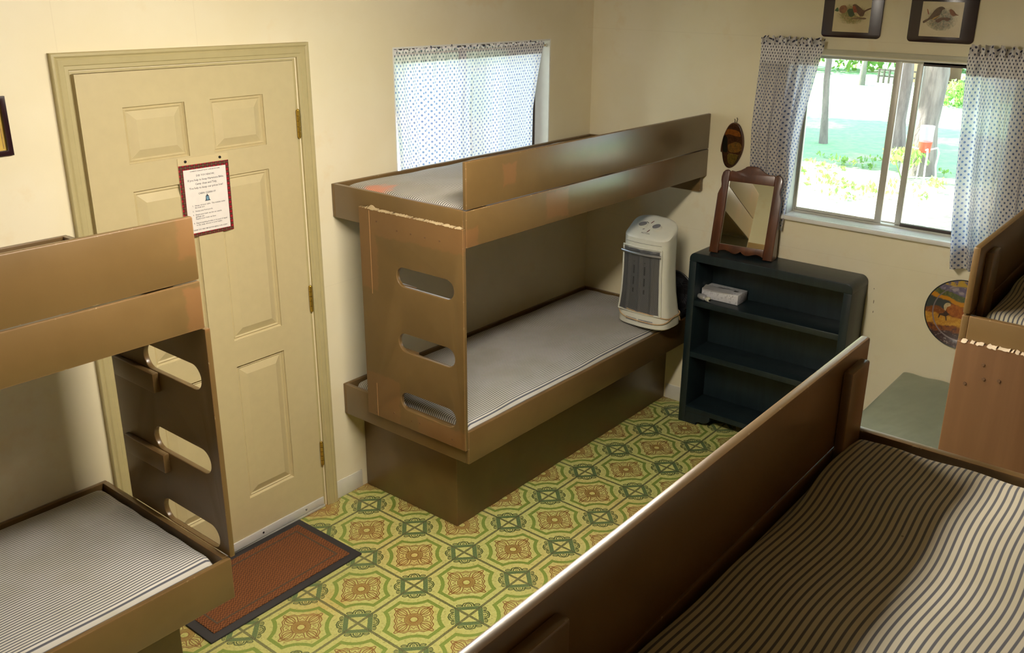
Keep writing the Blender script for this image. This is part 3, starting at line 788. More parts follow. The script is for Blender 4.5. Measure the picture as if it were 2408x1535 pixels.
v2 = vign('grey_green_bank_paint', 1.892, 2.226, .070, .055, (0.13, 0.13, 0.055), (0.36, 0.27, 0.13))
print_frame('framed print of two brown birds above the window, the right one of two', 1.752, 2.040, 2.128, 2.350, 1.803, 1.980, 2.154, 2.303, [
    (v2, blob([P2(1310, 180), P2(1380, 80), P2(1500, 45), P2(1640, 80), P2(1700, 180), P2(1680, 290), P2(1590, 350), P2(1440, 350), P2(1330, 280)])),
    (paint('bird_brown', (0.15, 0.085, 0.03)), blob([P2(1500, 80), P2(1526, 88), P2(1542, 108), P2(1515, 118), P2(1492, 155), P2(1470, 192), P2(1430, 228), P2(1380, 220), P2(1340, 242), P2(1300, 264), P2(1293, 240), P2(1350, 210), P2(1385, 170), P2(1425, 118), P2(1465, 88)])),
    (paint('wing_ochre', (0.50, 0.30, 0.07)), blob([P2(1480, 180), P2(1440, 210), P2(1400, 228), P2(1395, 218), P2(1440, 192)])),
    (paint('small_bird_rust', (0.30, 0.12, 0.04)), blob([P2(1590, 122), P2(1610, 112), P2(1640, 135), P2(1662, 165), P2(1692, 186), P2(1660, 186), P2(1630, 192), P2(1600, 165)])),
    (paint('twig_red', (0.33, 0.10, 0.04)), blob([P2(1340, 105), P2(1350, 108), P2(1362, 160), P2(1350, 158)])),
    (paint('twig_dark', (0.18, 0.09, 0.04)), blob([P2(1430, 240), P2(1500, 205), P2(1600, 215), P2(1570, 250), P2(1520, 230), P2(1470, 262)])),
], 1)
# small framed print cut off at the left
t_ = thing('framed_print', 'small dark framed yellow print at the left edge of the wall', 'picture', (-3.335, -.004, 1.80))
b = shape([rect(-3.465, -3.208, 1.806, 1.990), rect(-3.448, -3.225, 1.823, 1.973)[::-1]], .012, .002, 1, M=on_wall_a(-.0065)); obj('frame', b, FRAMEB, t_)
yel = paint('yellow_print', (0.66, 0.45, 0.09), .3, (0.58, 0.38, 0.08), 20)
art('print', t_, 'a', .002, [(yel, rect(-3.449, -3.224, 1.822, 1.974)), (paint('yellow_print_dark', (0.40, 0.24, 0.05)), rect(-3.2345, -3.2315, 1.828, 1.968)),
    (paint('print_green', (0.12, 0.16, 0.05)), ell(-3.26, 1.93, .014, .02)), (INK, rect(-3.30, -3.243, 1.872, 1.874)), (INK, rect(-3.30, -3.246, 1.860, 1.862)), (INK, rect(-3.30, -3.250, 1.848, 1.850))])

# ------------------------------------------------------------------ painted wood slice and round plate
t_ = thing('wooden_plaque', 'oval bark-edged wood slice painted with a landscape, above the mirror', 'plaque', (-.008, -.928, 1.44))
def PQ(x, y): return (.864+(x-190)/600*.130, 1.700-(y-150)/1300*.262)
out = blob([PQ(530, 262), PQ(640, 320), PQ(735, 500), PQ(780, 700), PQ(785, 900), PQ(735, 1120), PQ(620, 1340), PQ(480, 1445), PQ(370, 1430), PQ(290, 1310), PQ(245, 1130), PQ(232, 1062), PQ(195, 1050), PQ(198, 880), PQ(240, 640), PQ(330, 400), PQ(420, 290)])
obj('wood_slice', shape([out], .016, .004, 2, M=on_wall_b(-.0085)), mat_wood('dark_bark', (0.050, 0.018, 0.008), (0.085, 0.030, 0.012), 30, .3), t_)
dk_ = lambda c: tuple(v*.62 for v in c) if c else None
pl = lambda n, c, c2=None: paint('plaque_'+n, dk_(c), .22, dk_(c2), 90)
art('painting', t_, 'b', .0166, [
    (pl('ground', (0.085, 0.034, 0.012)), blob([PQ(530, 290), PQ(640, 350), PQ(715, 520), PQ(755, 720), PQ(755, 900), PQ(705, 1110), PQ(600, 1310), PQ(480, 1405), PQ(390, 1395), PQ(315, 1280), PQ(270, 1100), PQ(235, 900), PQ(270, 650), PQ(350, 420), PQ(430, 320)])),
    (pl('orange_sky', (0.32, 0.10, 0.015), (0.22, 0.07, 0.012)), blob([PQ(340, 450), PQ(480, 440), PQ(650, 480), PQ(700, 600), PQ(560, 600), PQ(400, 570), PQ(290, 590)])),
    (pl('dark_trees', (0.020, 0.018, 0.010)), blob([PQ(250, 660), PQ(300, 620), PQ(360, 690), PQ(370, 900), PQ(380, 1040), PQ(250, 1010)])),
    (pl('hill', (0.26, 0.115, 0.02), (0.13, 0.08, 0.02)), blob([PQ(390, 860), PQ(480, 800), PQ(600, 750), PQ(735, 800), PQ(740, 960), PQ(600, 1030), PQ(440, 1020)])),
    (pl('pond', (0.21, 0.125, 0.02), (0.10, 0.075, 0.015)), blob([PQ(420, 1080), PQ(560, 1075), PQ(680, 1100), PQ(640, 1230), PQ(560, 1350), PQ(450, 1330), PQ(400, 1200)])),
    (pl('shore', (0.32, 0.20, 0.07)), [PQ(400, 1052), PQ(730, 1086), PQ(730, 1092), PQ(400, 1060)]),
])
b = B(); a_, z_ = PQ(530, 262)
tube(b, [(-.008, -a_+.002, z_-.01), (-.010, -a_+.006, z_+.008), (-.012, -a_+.004, z_+.014), (-.012, -a_+.008, z_+.019)][::1], .0016, 6)
tube(b, [(-.008, -a_-.002, z_-.01), (-.011, -a_-.007, z_+.010), (-.012, -a_-.010, z_+.018), (-.012, -a_-.006, z_+.027)], .0016, 6)
obj('hanging_wire', b, BLACK, t_)
pc = (2.192, .900); R0 = .171
t_ = thing('decorative_plate', 'round black-rimmed plate painted with a grazing elk and autumn trees', 'plate', (-.01, -pc[0], pc[1]-R0))
b = B()
prf = [(0, .006), (.128, .006), (.136, .0115), (.166, .016), (.1695, .0175), (.171, .0165), (.170, .013), (.13, .0035), (0, .003)]
rg = []
for r0, d0 in prf:
    if r0 == 0: rg.append([b.verts.new((-d0, -pc[0], pc[1]))]); continue
    rg.append([b.verts.new((-d0, -pc[0]-r0*math.cos(2*PI*k/72), pc[1]+r0*math.sin(2*PI*k/72))) for k in range(72)])
for i in range(len(rg)-1):
    A, C = rg[i], rg[i+1]
    for k in range(72):
        k2 = (k+1) % 72
        if len(A) == 1: b.faces.new((A[0], C[k], C[k2]))
        elif len(C) == 1: b.faces.new((A[k], A[k2], C[0]))
        else: b.faces.new((A[k], A[k2], C[k2], C[k]))
pm = Mat('plate_painting', (0.3, 0.2, 0.1), .25); x, y, z = pm.pos(); v = (z-pc[1])/R0; u = (y+pc[0])*(-1/R0); rr_ = ln(u, v)
nn = pm.noise(22, 4, .6); nf_ = pm.noise(70, 4, .7)
h = v+(nn-.5)*.25
c = pm.mix((0.055, 0.03, 0.03), (0.30, 0.24, 0.22), smooth(nf_, .52, .68)*(1.0-smooth(u, -.2, .2)*.3))     # stream and rocks
c = pm.mix(c, (0.24, 0.075, 0.02), smooth(h, -.62, -.55)*smooth(nf_, .3, .6))
c = pm.mix(c, (0.50, 0.235, 0.035), smooth(h, -.45, -.38))
c = pm.mix(c, (0.62, 0.33, 0.05), smooth(h, -.45, -.38)*smooth(nf_, .45, .6))
c = pm.mix(c, (0.23, 0.075, 0.022), smooth(h, -.14, -.08)); c = pm.mix(c, (0.32, 0.13, 0.05), smooth(h, -.14, -.08)*smooth(nf_, .5, .6))
c = pm.mix(c, (0.06, 0.065, 0.06), smooth(h, .06, .10))
c = pm.mix(c, (0.62, 0.26, 0.02), smooth(h-u*(-.25), .16, .22)*smooth(nn, .35, .45))
c = pm.mix(c, (0.10, 0.12, 0.045), smooth(h+u*.25, .30, .34)); c = pm.mix(c, (0.17, 0.17, 0.06), smooth(h+u*.25, .30, .34)*smooth(nf_, .5, .6))
c = pm.mix(c, (0.17, 0.14, 0.22), smooth(h+u*.25, .46, .50)); c = pm.mix(c, (0.42, 0.34, 0.38), smooth(h+u*.2, .5, .6)*smooth(nn, .5, .62))
c = pm.mix(c, (0.60, 0.38, 0.06), smooth(v+(nn-.5)*.1, .74, .80)*smooth(nn, .42, .5))
c = pm.mix(c, (0.25, 0.20, 0.20), smooth(rr_, .755, .775)*smooth(rr_, .80, .785))
c = pm.mix(c, (0.02, 0.022, 0.025), smooth(rr_, .965, .972)); pm.color(c)
obj('dish', b, pm, t_, 50)
def PP(x, y): return (pc[0]-R0+(x-112)/1290*2*R0, pc[1]+R0-(y-150)/1290*2*R0)
art('elk', t_, 'b', .0061, [
    (paint('elk_legs', (0.06, 0.025, 0.015)), [PP(470, 790), PP(560, 830), PP(500, 890), PP(515, 970), PP(500, 975), PP(480, 900), PP(395, 890), PP(375, 950), PP(360, 950), PP(370, 870), PP(440, 840)]),
    (paint('elk_body', (0.42, 0.13, 0.02), c2=(0.25, 0.06, 0.012)), blob([PP(500, 660), PP(580, 640), PP(700, 665), PP(830, 680), PP(960, 660), PP(1000, 740), PP(960, 850), PP(800, 885), PP(640, 870), PP(560, 850), PP(495, 800), PP(480, 720)])),
    (paint('elk_rump', (0.62, 0.48, 0.26)), blob([PP(430, 690), PP(470, 640), PP(530, 640), PP(540, 680), PP(490, 720), PP(470, 790), PP(440, 760)])),
    (paint('elk_neck', (0.13, 0.05, 0.02)), blob([PP(940, 640), PP(1010, 560), PP(1060, 540), PP(1080, 580), PP(1040, 660), PP(1000, 780), PP(950, 760)])),
    (paint('elk_front_leg', (0.07, 0.03, 0.015)), [PP(880, 860), PP(950, 850), PP(930, 1000), PP(912, 1000)]),
])

# ------------------------------------------------------------------ notice on the door
def text(name, s, size, M, mat_, parent, align='LEFT', depth=.0001, space=1.0, shear=0):
    cu = bpy.data.curves.new('t', 'FONT'); cu.body = s; cu.size = size; cu.align_x = align; cu.extrude = depth; cu.space_line = space; cu.resolution_u = 2; cu.shear = shear
    ob = bpy.data.objects.new('t', cu); me = bpy.data.meshes.new_from_object(ob); bm = B(); bm.from_mesh(me)
    bpy.data.objects.remove(ob); bpy.data.curves.remove(cu); bpy.data.meshes.remove(me)
    bmesh.ops.transform(bm, verts=bm.verts, matrix=M); return obj(name, bm, mat_, parent, 0)
sg = thing('cleaning_notice', 'tartan-bordered paper notice pinned to the door', 'sign', (-2.55, -.002, 1.57))
PLAID = Mat('red_tartan', (0.3, 0.02, 0.03), .4); x, y, z = PLAID.pos()
per = .0185
px_, pz_ = fr(x/per), fr(z/per)
dk = mn(ab(px_-.5), ab(pz_-.5)); c = PLAID.mix((0.36, 0.012, 0.022), (0.045, 0.012, 0.015), smooth(mx(ab(px_-.5), ab(pz_-.5)), .08, .40))
c = PLAID.mix(c, (0.40, 0.30, 0.10), (mx(ab(px_-.5), ab(pz_-.5)) > .475)*.8); PLAID.color(c)
CLEAR = Mat('clear_plastic', (0.62, 0.52, 0.30), .2)
obj('sleeve', shape([rrect(-2.658, -2.443, 1.418, 1.719, .002)], .0016, M=on_wall_a(-.0012)), CLEAR, sg)
obj('border', shape([rect(-2.657, -2.444, 1.419, 1.692)], .0012, M=on_wall_a(-.0026)), PLAID, sg)
obj('paper', shape([rect(-2.640, -2.459, 1.433, 1.674)], .0010, M=on_wall_a(-.0037)), PAPER, sg)
for X_ in (-2.627, -2.480): obj('pin', cyl(B(), (X_, -.002, 1.706), (X_, -.006, 1.706), .0048, seg=16), BLACK, sg)
def tm(x, z): return frame_matrix((x, -.0044, z), (1, 0, 0), (0, 0, 1), (0, -1, 0))
lines = [(-2.549, 1.665, .0058, 'COMMENTS: PLEASE LEFT FRONT COMES BEFORE GAMES', 'CENTER'), (-2.549, 1.646, .0115, 'DID YOU KNOW,', 'CENTER'),
    (-2.549, 1.630, .0125, 'If you help to keep Hartstone Bible', 'CENTER'), (-2.549, 1.615, .0125, 'Camp clean and Tidy,', 'CENTER'), (-2.549, 1.600, .0125, 'You help to keep our prices low?', 'CENTER'),
    (-2.549, 1.578, .0110, 'CABIN CLEAN-UP', 'CENTER'),
    (-2.617, 1.535, .0085, '1.', 'LEFT'), (-2.606, 1.535, .0088, 'Sweep out your cabin.  This includes under', 'LEFT'), (-2.606, 1.527, .0088, 'the beds too!', 'LEFT'),
    (-2.617, 1.514, .0085, '2.', 'LEFT'), (-2.606, 1.514, .0088, 'Sweep your front porch.', 'LEFT'),
    (-2.617, 1.500, .0085, '3.', 'LEFT'), (-2.606, 1.500, .0088, 'Empty your trash can into an outside', 'LEFT'), (-2.606, 1.492, .0088, 'garbage can.', 'LEFT'), (-2.606, 1.484, .0088, 'Replace your trash can liner.', 'LEFT'),
    (-2.617, 1.468, .0085, '4.', 'LEFT'), (-2.606, 1.468, .0088, 'Report anything broken or in need of repair', 'LEFT'), (-2.606, 1.460, .0088, 'to the camp director or your leader.', 'LEFT'),
    (-2.549, 1.442, .0078, 'THANK YOU VERY MUCH FOR BEING OUR GUEST', 'CENTER')]
bt = B()
for X_, Z_, S_, T_, A_ in lines:
    cu = bpy.data.curves.new('t', 'FONT'); cu.body = T_; cu.size = S_*.86; cu.align_x = A_; cu.resolution_u = 1; cu.offset = .00012
    ob = bpy.data.objects.new('t', cu); me = bpy.data.meshes.new_from_object(ob); b2 = B(); b2.from_mesh(me)
    bpy.data.objects.remove(ob); bpy.data.curves.remove(cu); bpy.data.meshes.remove(me)
    bmesh.ops.transform(b2, verts=b2.verts, matrix=tm(X_, Z_)); merge(bt, b2)
obj('lettering', bt, INK, sg, 0)
art('bucket_drawing', sg, 'a', .0043, [(paint('bucket_outline', (0.04, 0.07, 0.12)), [(-2.556, 1.569), (-2.543, 1.569), (-2.541, 1.554), (-2.536, 1.549), (-2.561, 1.549), (-2.557, 1.554)]),
    (paint('bucket_blue', (0.22, 0.42, 0.58)), [(-2.5545, 1.566), (-2.5445, 1.566), (-2.545, 1.552), (-2.5535, 1.552)]), (INK, [(-2.5505, 1.575), (-2.5490, 1.575), (-2.5455, 1.568), (-2.5535, 1.568)])], .0003)
H = Vector((HX, .004, 0)); Rm = Matrix.Rotation(math.radians(1.3), 3, 'Z')
sg.location = H+Rm @ (Vector(sg.location)-H); sg.rotation_euler = (0, math.radians(.7), math.radians(1.3))

# ------------------------------------------------------------------ bookcase
BX0, BX1, BA0, BA1, BH = -.222, -.003, .838, 1.732, 1.0
bc = thing('bookcase', 'dark green painted bookcase with three open shelves against the wall', 'bookcase', (-.112, -1.285, 0))
def sh_b(o, depth, x, bev=.0): return shape(o, depth, bev, 2, on_wall_b(x))
xm = (BX0+BX1)/2; dp = BX1-BX0
# one continuous rounded carcass outline: sides and top
outer = [(BA0, .0), (BA1, .0)]+[(BA1, BH-.035)]+[(BA1-.035+.035*math.cos(a), BH-.035+.035*math.sin(a)) for a in [PI/2*k/8 for k in range(1, 9)]]+[(BA0+.035+.035*math.cos(a), BH-.035+.035*math.sin(a)) for a in [PI/2+PI/2*k/8 for k in range(0, 9)]]
obj('top', sh_b([[(BA0+.042, BH-.048), (BA1-.042, BH-.048), (BA1, BH-.048)]+[(BA1, BH-.035)]+[(BA1-.035+.035*math.cos(a), BH-.035+.035*math.sin(a)) for a in [PI/2*k/8 for k in range(1, 9)]]+[(BA0+.035+.035*math.cos(a), BH-.035+.035*math.sin(a)) for a in [PI/2+PI/2*k/8 for k in range(0, 9)]]+[(BA0, BH-.048)]], dp, xm, .003), DKGREEN, bc)
for A0, A1 in ((BA0, BA0+.042), (BA1-.042, BA1)):
    b = B(); bb(b, A0, A1, BX0, BX1, 0, BH-.0485, .003); obj('side_panel', b, DKGREEN, bc)
b = B(); bb(b, BA0+.04, BA1-.04, BX1-.012, BX1-.002, .06, BH-.04); obj('back_panel', b, DKGREEN, bc)
for z in (.101, .434, .734):
    b = B(); bb(b, BA0+.040, BA1-.040, BX0+.003, BX1-.010, z-.033, z, .004); obj('shelf', b, DKGREEN, bc)
def foot(a, s):
    return [(a, 0), (a+s*.070, 0), (a+s*.066, .012), (a+s*.085, .022), (a+s*.11, .020), (a+s*.135, .030), (a+s*.150, .042), (a+s*.152, .068), (a, .068)]
for a, s in ((BA0+.042, 1), (BA1-.042, -1)): obj('bracket_foot', sh_b([foot(a, s)], .018, BX0+.013, .001), DKGREEN, bc)

# tissue box
tb = thing('tissue_box', 'white and grey patterned tissue box on the top shelf', 'tissue box', (-.095, -.995, .735))
WHT = mat_flat('white_card', (0.66, 0.66, 0.68), .45)
MARB = Mat('grey_marbled_card', (0.6, 0.6, 0.62), .45); MARB.color(MARB.mix((0.66, 0.66, 0.69), (0.36, 0.36, 0.39), smooth(MARB.noise(90, 4, .7), .5, .68)))
b = B(); bb(b, .888, 1.106, -.150, -.036, .7352, .791, .002); obj('box', b, [MARB], tb)
obj('opening', shape([ell(1.010, -.093, .072, .016, 40)], .0008, M=frame_matrix((0, 0, .7913), (0, -1, 0), (1, 0, 0), (0, 0, 1))) if False else shape([ell(1.010, -.093, .070, .015, 40)], .0008, M=Matrix(((0, 1, 0, 0), (-1, 0, 0, 0), (0, 0, 1, .7914), (0, 0, 0, 1)))), BLACK, tb)
# the pulled-down tissue: a thin wavy sheet falling over the front of the box
b = B(); g = []
for i in range(31):
    s = i/30; row = []
    for j in range(13):
        t = j/12; a = .893+.165*s; wv = .0035*math.sin(s*9+t*4)
        xs = -.092-.060*t*(1-.35*s) ; zz_ = .7925+.006*math.sin(PI*min(1, t*1.2))*(1-s*.6)+wv*.6
        if t > .78: xs = -.1515-.002-.001*t; zz_ = .791-(t-.78)*.055*(1-s*.8)
        row.append(b.verts.new((xs, -a, zz_+.001)))
    g.append(row)
for i in range(30):
    for j in range(12): b.faces.new((g[i][j], g[i+1][j], g[i+1][j+1], g[i][j+1]))
bmesh.ops.solidify(b, geom=b.faces[:], thickness=.0008); obj('tissue', b, WHT, tb, 70)
# small lying bottle with white nozzle
bt_ = thing('plug_in_freshener', 'small grey translucent bottle with white cap lying before the tissue box', 'air freshener', (-.185, -.925, .735))
GLB = Mat('smoky_plastic', (0.30, 0.30, 0.32), .15, Coat_Weight=.6)
b = B(); pts = [(-.176, -.882, .753), (-.180, -.890, .753), (-.184, -.910, .752), (-.189, -.930, .750), (-.192, -.940, .749)]
tube(b, pts, [.006, .015, .0175, .016, .008], 18); obj('bottle', b, GLB, bt_, 60)
b = B(); tube(b, [(-.190, -.936, .749), (-.193, -.944, .749), (-.199, -.960, .7485), (-.201, -.966, .7485)], [.010, .0125, .0128, .011], 18)
box(b, -.207, -.193, -.969, -.955, .752, .764, .002); obj('cap', b, OFFW, bt_, 50)
b = B(); cyl(b, (-.2005, -.9655, .7485), (-.2015, -.9685, .7485), .0075, seg=14); cyl(b, (-.2085, -.955, .7485), (-.2105, -.955, .7485), .003, seg=10); obj('socket', b, BLACK, bt_)

# ------------------------------------------------------------------ table mirror
MT, MY = math.radians(12.0), math.radians(6.9)
n_m = Vector((-math.cos(MT)*math.cos(MY), -math.cos(MT)*math.sin(MY), math.sin(MT)))
u_m = Vector((0, 0, 1)).cross(n_m).normalized()
u_m = u_m if u_m.y < 0 else -u_m
v_m = n_m.cross(u_m); v_m = v_m if v_m.z > 0 else -v_m
O_m = Vector((-.157, -.919, 1.004))
MM = lambda d=0.0: frame_matrix(O_m+n_m*d, u_m, v_m, u_m.cross(v_m))
mr = thing('table_mirror', 'wooden framed table mirror with scalloped top, standing on the bookcase', 'mirror', (-.12, -1.08, 1.0))
WM, HM = .345, .470
lst = [(0, 0), (.050, 0), (.050, .432), (.046, .440), (.036, .444), (.024, .440), (.013, .428), (.008, .405), (.0085, .385), (.013, .365), (.013, .350), (.005, .330), (.000, .312)]
obj('stile', shape([lst], .022, .003, 2, MM()), MIRW, mr)
obj('stile', shape([[(WM-a, c) for a, c in lst][::-1]], .022, .003, 2, MM()), MIRW, mr)
topr = [(.0505, .385), (WM-.0505, .385), (WM-.0505, .433), (WM-.060, .441), (WM-.080, .438), (WM-.105, .446), (WM-.130, .462)]
topr += [(.1725+.0425*math.cos(a), .462+.012*math.sin(a)) for a in [PI*k/10 for k in range(1, 10)]]+[(.130, .462), (.105, .446), (.080, .438), (.060, .441), (.0505, .433)]
obj('top_rail', shape([topr], .018, .002, 2, MM(.001)), MIRW, mr)
ap = [(.0505, .0525), (.0505, .012), (.066, .018), (.085, .022), (.105, .018), (.125, .010), (.145, .008), (.160, .014), (.1725, .024), (.185, .014), (.200, .008), (.220, .010), (.240, .018), (.260, .022), (.279, .018), (WM-.0505, .012), (WM-.0505, .0525)]
obj('apron', shape([ap[::-1]], .018, .002, 2, MM(.001)), MIRW, mr)
MIR = Mat('mirror_glass', (0.80, 0.82, 0.74), .015, Metallic=1.0)
obj('glass', shape([rect(.049, WM-.049, .050, .388)], .003, 0, 1, MM(-.002)), MIR, mr, 0)
obj('backing', shape([rect(.03, WM-.03, .03, .40)], .003, 0, 1, MM(-.0065)), mat_flat('brown_backing', (0.10, 0.05, 0.02), .7), mr, 0)
for a in (.010, WM-.010):
    p = O_m+u_m*a; b = B()
    q = [p-n_m*.0115, p-n_m*.0115+v_m*.30, Vector((p.x+.082, p.y+.010, 1.001)), Vector((p.x+.012, p.y, 1.001))]
    vs0 = [b.verts.new(k-u_m*.007) for k in q]; vs1 = [b.verts.new(k+u_m*.007) for k in q]
    b.faces.new(vs0); b.faces.new(vs1[::-1])
    for k in range(4): b.faces.new((vs0[k], vs0[(k+1) % 4], vs1[(k+1) % 4], vs1[k]))
    obj('support', b, MIRW, mr)

# ------------------------------------------------------------------ heater
ZB = .605
ht = thing('space_heater', 'white tower space heater with silver grille standing on the lower mattress', 'heater', (-.365, -.68, ZB))
HCY = -.683
def hsec(z):
    """half width, front x, back x, centre y, bow"""
    K = [(0, .156, -.452, -.262, -.686), (.05, .157, -.450, -.264, -.686), (.10, .150, -.443, -.272, -.684), (.18, .142, -.434, -.282, -.681), (.28, .137, -.428, -.290, -.677), (.40, .136, -.424, -.292, -.673), (.53, .139, -.420, -.288, -.669), (.60, .139, -.418, -.286, -.668)]
    h = z-ZB
    for i in range(len(K)-1):
        if K[i][0] <= h <= K[i+1][0] or i == len(K)-2:
            t = (h-K[i][0])/(K[i+1][0]-K[i][0]); return [K[i][k]+(K[i+1][k]-K[i][k])*t for k in (1, 2, 3, 4)]
def hring(z, off=0.0, scl=1.0, n=72):
    hw, xf, xb, yc = hsec(z); xc = (xf+xb)/2; hx = (xb-xf)/2; pts = []
    for k in range(n):
        a = 2*PI*k/n; e = .42; cx_, sy = math.cos(a), math.sin(a)
        px = math.copysign(abs(cx_)**e, cx_)*hx; py = math.copysign(abs(sy)**e, sy)*hw
        if px < 0: px -= .022*(1-(py/hw)**2)*min(1, -px/hx)
        L = math.hypot(px, py); px, py = px*scl+off*px/L, py*scl+off*py/L
        pts.append((xc+px, yc+py))
    return pts
def ztop(x, y):
    return 1.072+(x+.44)*.62+.022*(1-min(1, ((y-HCY-.014)/.14)**2))
b = B(); rings = []
for z in (ZB, ZB+.006, ZB+.02, ZB+.05, ZB+.07, ZB+.10, ZB+.14, ZB+.18, ZB+.24, ZB+.30, ZB+.36, ZB+.42):
    pts = hring(z, -.006 if z == ZB else 0); rings.append([b.verts.new((x, y, z)) for x, y in pts])
pts = hring(1.07)
for f in (.35, .7, .92): rings.append([b.verts.new((x, y, ZB+.42+(ztop(x, y)-ZB-.42)*f)) for x, y in pts])
for sc_, dz in ((.985, -.006), (.955, .0), (.90, .003), (.7, .005), (.4, .006), (.12, .006)):
    rings.append([b.verts.new((x, y, ztop(x, y)+dz)) for x, y in hring(1.07, 0, sc_)])
for i in range(len(rings)-1):
    for k in range(72): b.faces.new((rings[i][k], rings[i][(k+1) % 72], rings[i+1][(k+1) % 72], rings[i+1][k]))
b.faces.new(rings[0][::-1]); b.faces.new(rings[-1]); obj('housing', b, OFFW, ht, 38)
# grille: perforated sheet with three ribs
GR = Mat('perforated_silver', (0.42, 0.42, 0.43), .38, Metallic=.75); u, v = GR.uv(); D_ = .0072
gu, gv = u/D_, v/(D_*.6); hole = smooth(mn(ln(fr(gu)-.5, (fr(gv)-.5)*.6), ln(fr(gu+.5)-.5, (fr(gv+.5)-.5)*.6)), .30, .22)
slot = mx((ab(u-.070) < .004), (ab(u-.135) < .004))*(v > .10)*(v < .27)*(fr(v/.062) > .28)*(fr(v/.008) > .3)
GR.color(GR.mix((0.52, 0.52, 0.53), (0.04, 0.04, 0.04), mx(hole*.9, slot))); GR.nt.links.new((1.0-mx(hole, slot)).v if False else X.m('SUBTRACT', .35, mx(hole, slot)*.35).v, GR.b.inputs['Metallic'])
b = B(); uvl = b.loops.layers.uv.new('UVMap'); NX, NZ = 60, 40; g = []
def front_x(y, z):
    hw, xf, xb, yc = hsec(z); t = (y-yc)/hw; return xf-.022*(1-t*t)+.001
for j in range(NZ+1):
    z = .690+(1.030-.690)*j/NZ; row = []
    for i in range(NX+1):
        s = i/NX; hw, xf, xb, yc = hsec(z); y = yc+hw*(.86-1.62*s)
        rib = .006*max(0, math.cos((s*3.0-.5)*2*PI))**2
        row.append((b.verts.new((front_x(y, z)-.0045-rib, y, z)), (s*.215, z-.69)))
    g.append(row)
for j in range(NZ):
    for i in range(NX):
        q = (g[j][i], g[j][i+1], g[j+1][i+1], g[j+1][i]); f = b.faces.new([t_[0] for t_ in q])
        for l, t_ in zip(f.loops, q): l[uvl].uv = t_[1]
bmesh.ops.solidify(b, geom=b.faces[:], thickness=.001); obj('grille', b, GR, ht, 60)
def fpath(z0_, z1_, s0, s1, off, n=24):
    o = []
    for k in range(n+1):
        s = s0+(s1-s0)*k/n; z = z0_+(z1_-z0_)*k/n; hw, xf, xb, yc = hsec(z); y = yc+hw*(1-2*s); o.append((front_x(y, z)-off, y, z))
    return o
b = B(); tube(b, fpath(.682, .682, .045, .915, .003), .004, 8); tube(b, fpath(1.038, 1.038, .045, .915, .003), .004, 8)
for s in (.045, .915): tube(b, [(front_x(hsec(z)[3]+hsec(z)[0]*(1-2*s), z)-.003, hsec(z)[3]+hsec(z)[0]*(1-2*s), z) for z in [.682+.356*k/12 for k in range(13)]], .0045, 8)
obj('grille_frame', b, OFFW, ht)
b = B(); tube(b, fpath(1.008, 1.008, .03, .93, .016), .0075, 12); obj('guard_bar', b, METAL, ht)
b = B(); tube(b, fpath(1.062, 1.062, .10, .90, .0008), .0009, 6); obj('seam_line', b, GREYP, ht)
tn = Vector((-.527, 0, .85)).normalized()
def on_top(x, y, h=0): return Vector((x, y, ztop(x, y)+.006))+tn*h
for y in (-.628, -.712):
    p = on_top(-.372, y); b = B(); cyl(b, p-tn*.003, p+tn*.010, .0265, .0245, 28)
    k = obj('knob', b, OFFW if y < -.7 else OFFW, ht)
    M = frame_matrix(p+tn*.0115, (0, -1, 0), Vector((.85, 0, .527)), tn); a = math.radians(32)
    b = shape([ell(0, 0, .0225, .0125, 28)], .010, .002, 2, M @ Matrix.Rotation(a, 4, 'Z')); obj('grip', b, GREYP, k)
    if y > -.7:
        b = shape([[(.032*math.cos(t_), .032*math.sin(t_)) for t_ in [-1.2+3.6*q/24 for q in range(25)]]+[(.0285*math.cos(t_), .0285*math.sin(t_)) for t_ in [2.4-3.6*q/24 for q in range(25)]]], .001, 0, 1, frame_matrix(p+tn*.0006, (0, -1, 0), Vector((.85, 0, .527)), tn)); obj('dial_mark', b, INK, ht, 0)
RED = mat_flat('dark_red_lamp', (0.12, 0.01, 0.012), .3)
for x, y in ((-.345, -.668), (-.402, -.678)):
    M = frame_matrix(on_top(x, y, .0004), (0, -1, 0), Vector((.85, 0, .527)), tn)
    obj('indicator_lamp', shape([ell(0, 0, .0022, .012, 16)], .0015, 0, 1, M @ Matrix.Rotation(math.radians(-24), 4, 'Z')), RED, ht)
M = frame_matrix(on_top(-.4225, -.645, .001), (0, -1, 0), Vector((.85, 0, .527)), tn); text('lettering', 'PATTON', .013, M, INK, ht)
lab = mat_flat('grey_label', (0.42, 0.42, 0.42), .5)
for s0, s1, m_ in ((.24, .47, lab), (.50, .78, lab)):
    b = B(); A = fpath(.632, .632, s0, s1, .0018, 8); C_ = fpath(.650, .650, s0, s1, .0018, 8)
    va = [b.verts.new(p) for p in A]; vc = [b.verts.new(p) for p in C_]
    for k in range(8): b.faces.new((va[k], va[k+1], vc[k+1], vc[k]))
    l_ = obj('label', b, m_, ht, 60)
    b = B()
    for q in range(4): tube(b, fpath(.6355+.0042*q, .6355+.0042*q, s0+.01, s1-(.01 if q % 2 else .05), .0022, 8), .0007, 5)
    obj('small_print', b, INK, l_, 0)
CORD = mat_flat('tan_cord', (0.52, 0.36, 0.20), .5)
def loop(zl, zr, off, ph=0.0, n=60, sag=.0):
    o = []
    for k in range(n):
        hw0 = hsec(.68); a = 2*PI*k/n; s = math.sin(a)   # +1 at the +y side
        z = (zl+zr)/2+(zl-zr)/2*s-sag*max(0, -math.cos(a)); p = hring(z, off, n=n)[k]; o.append((p[0], p[1], z))
    return o
b = B(); tube(b, loop(.708, .668, .005), .0032, 8, True); tube(b, loop(.702, .672, .0055, sag=.045), .0032, 8, True)
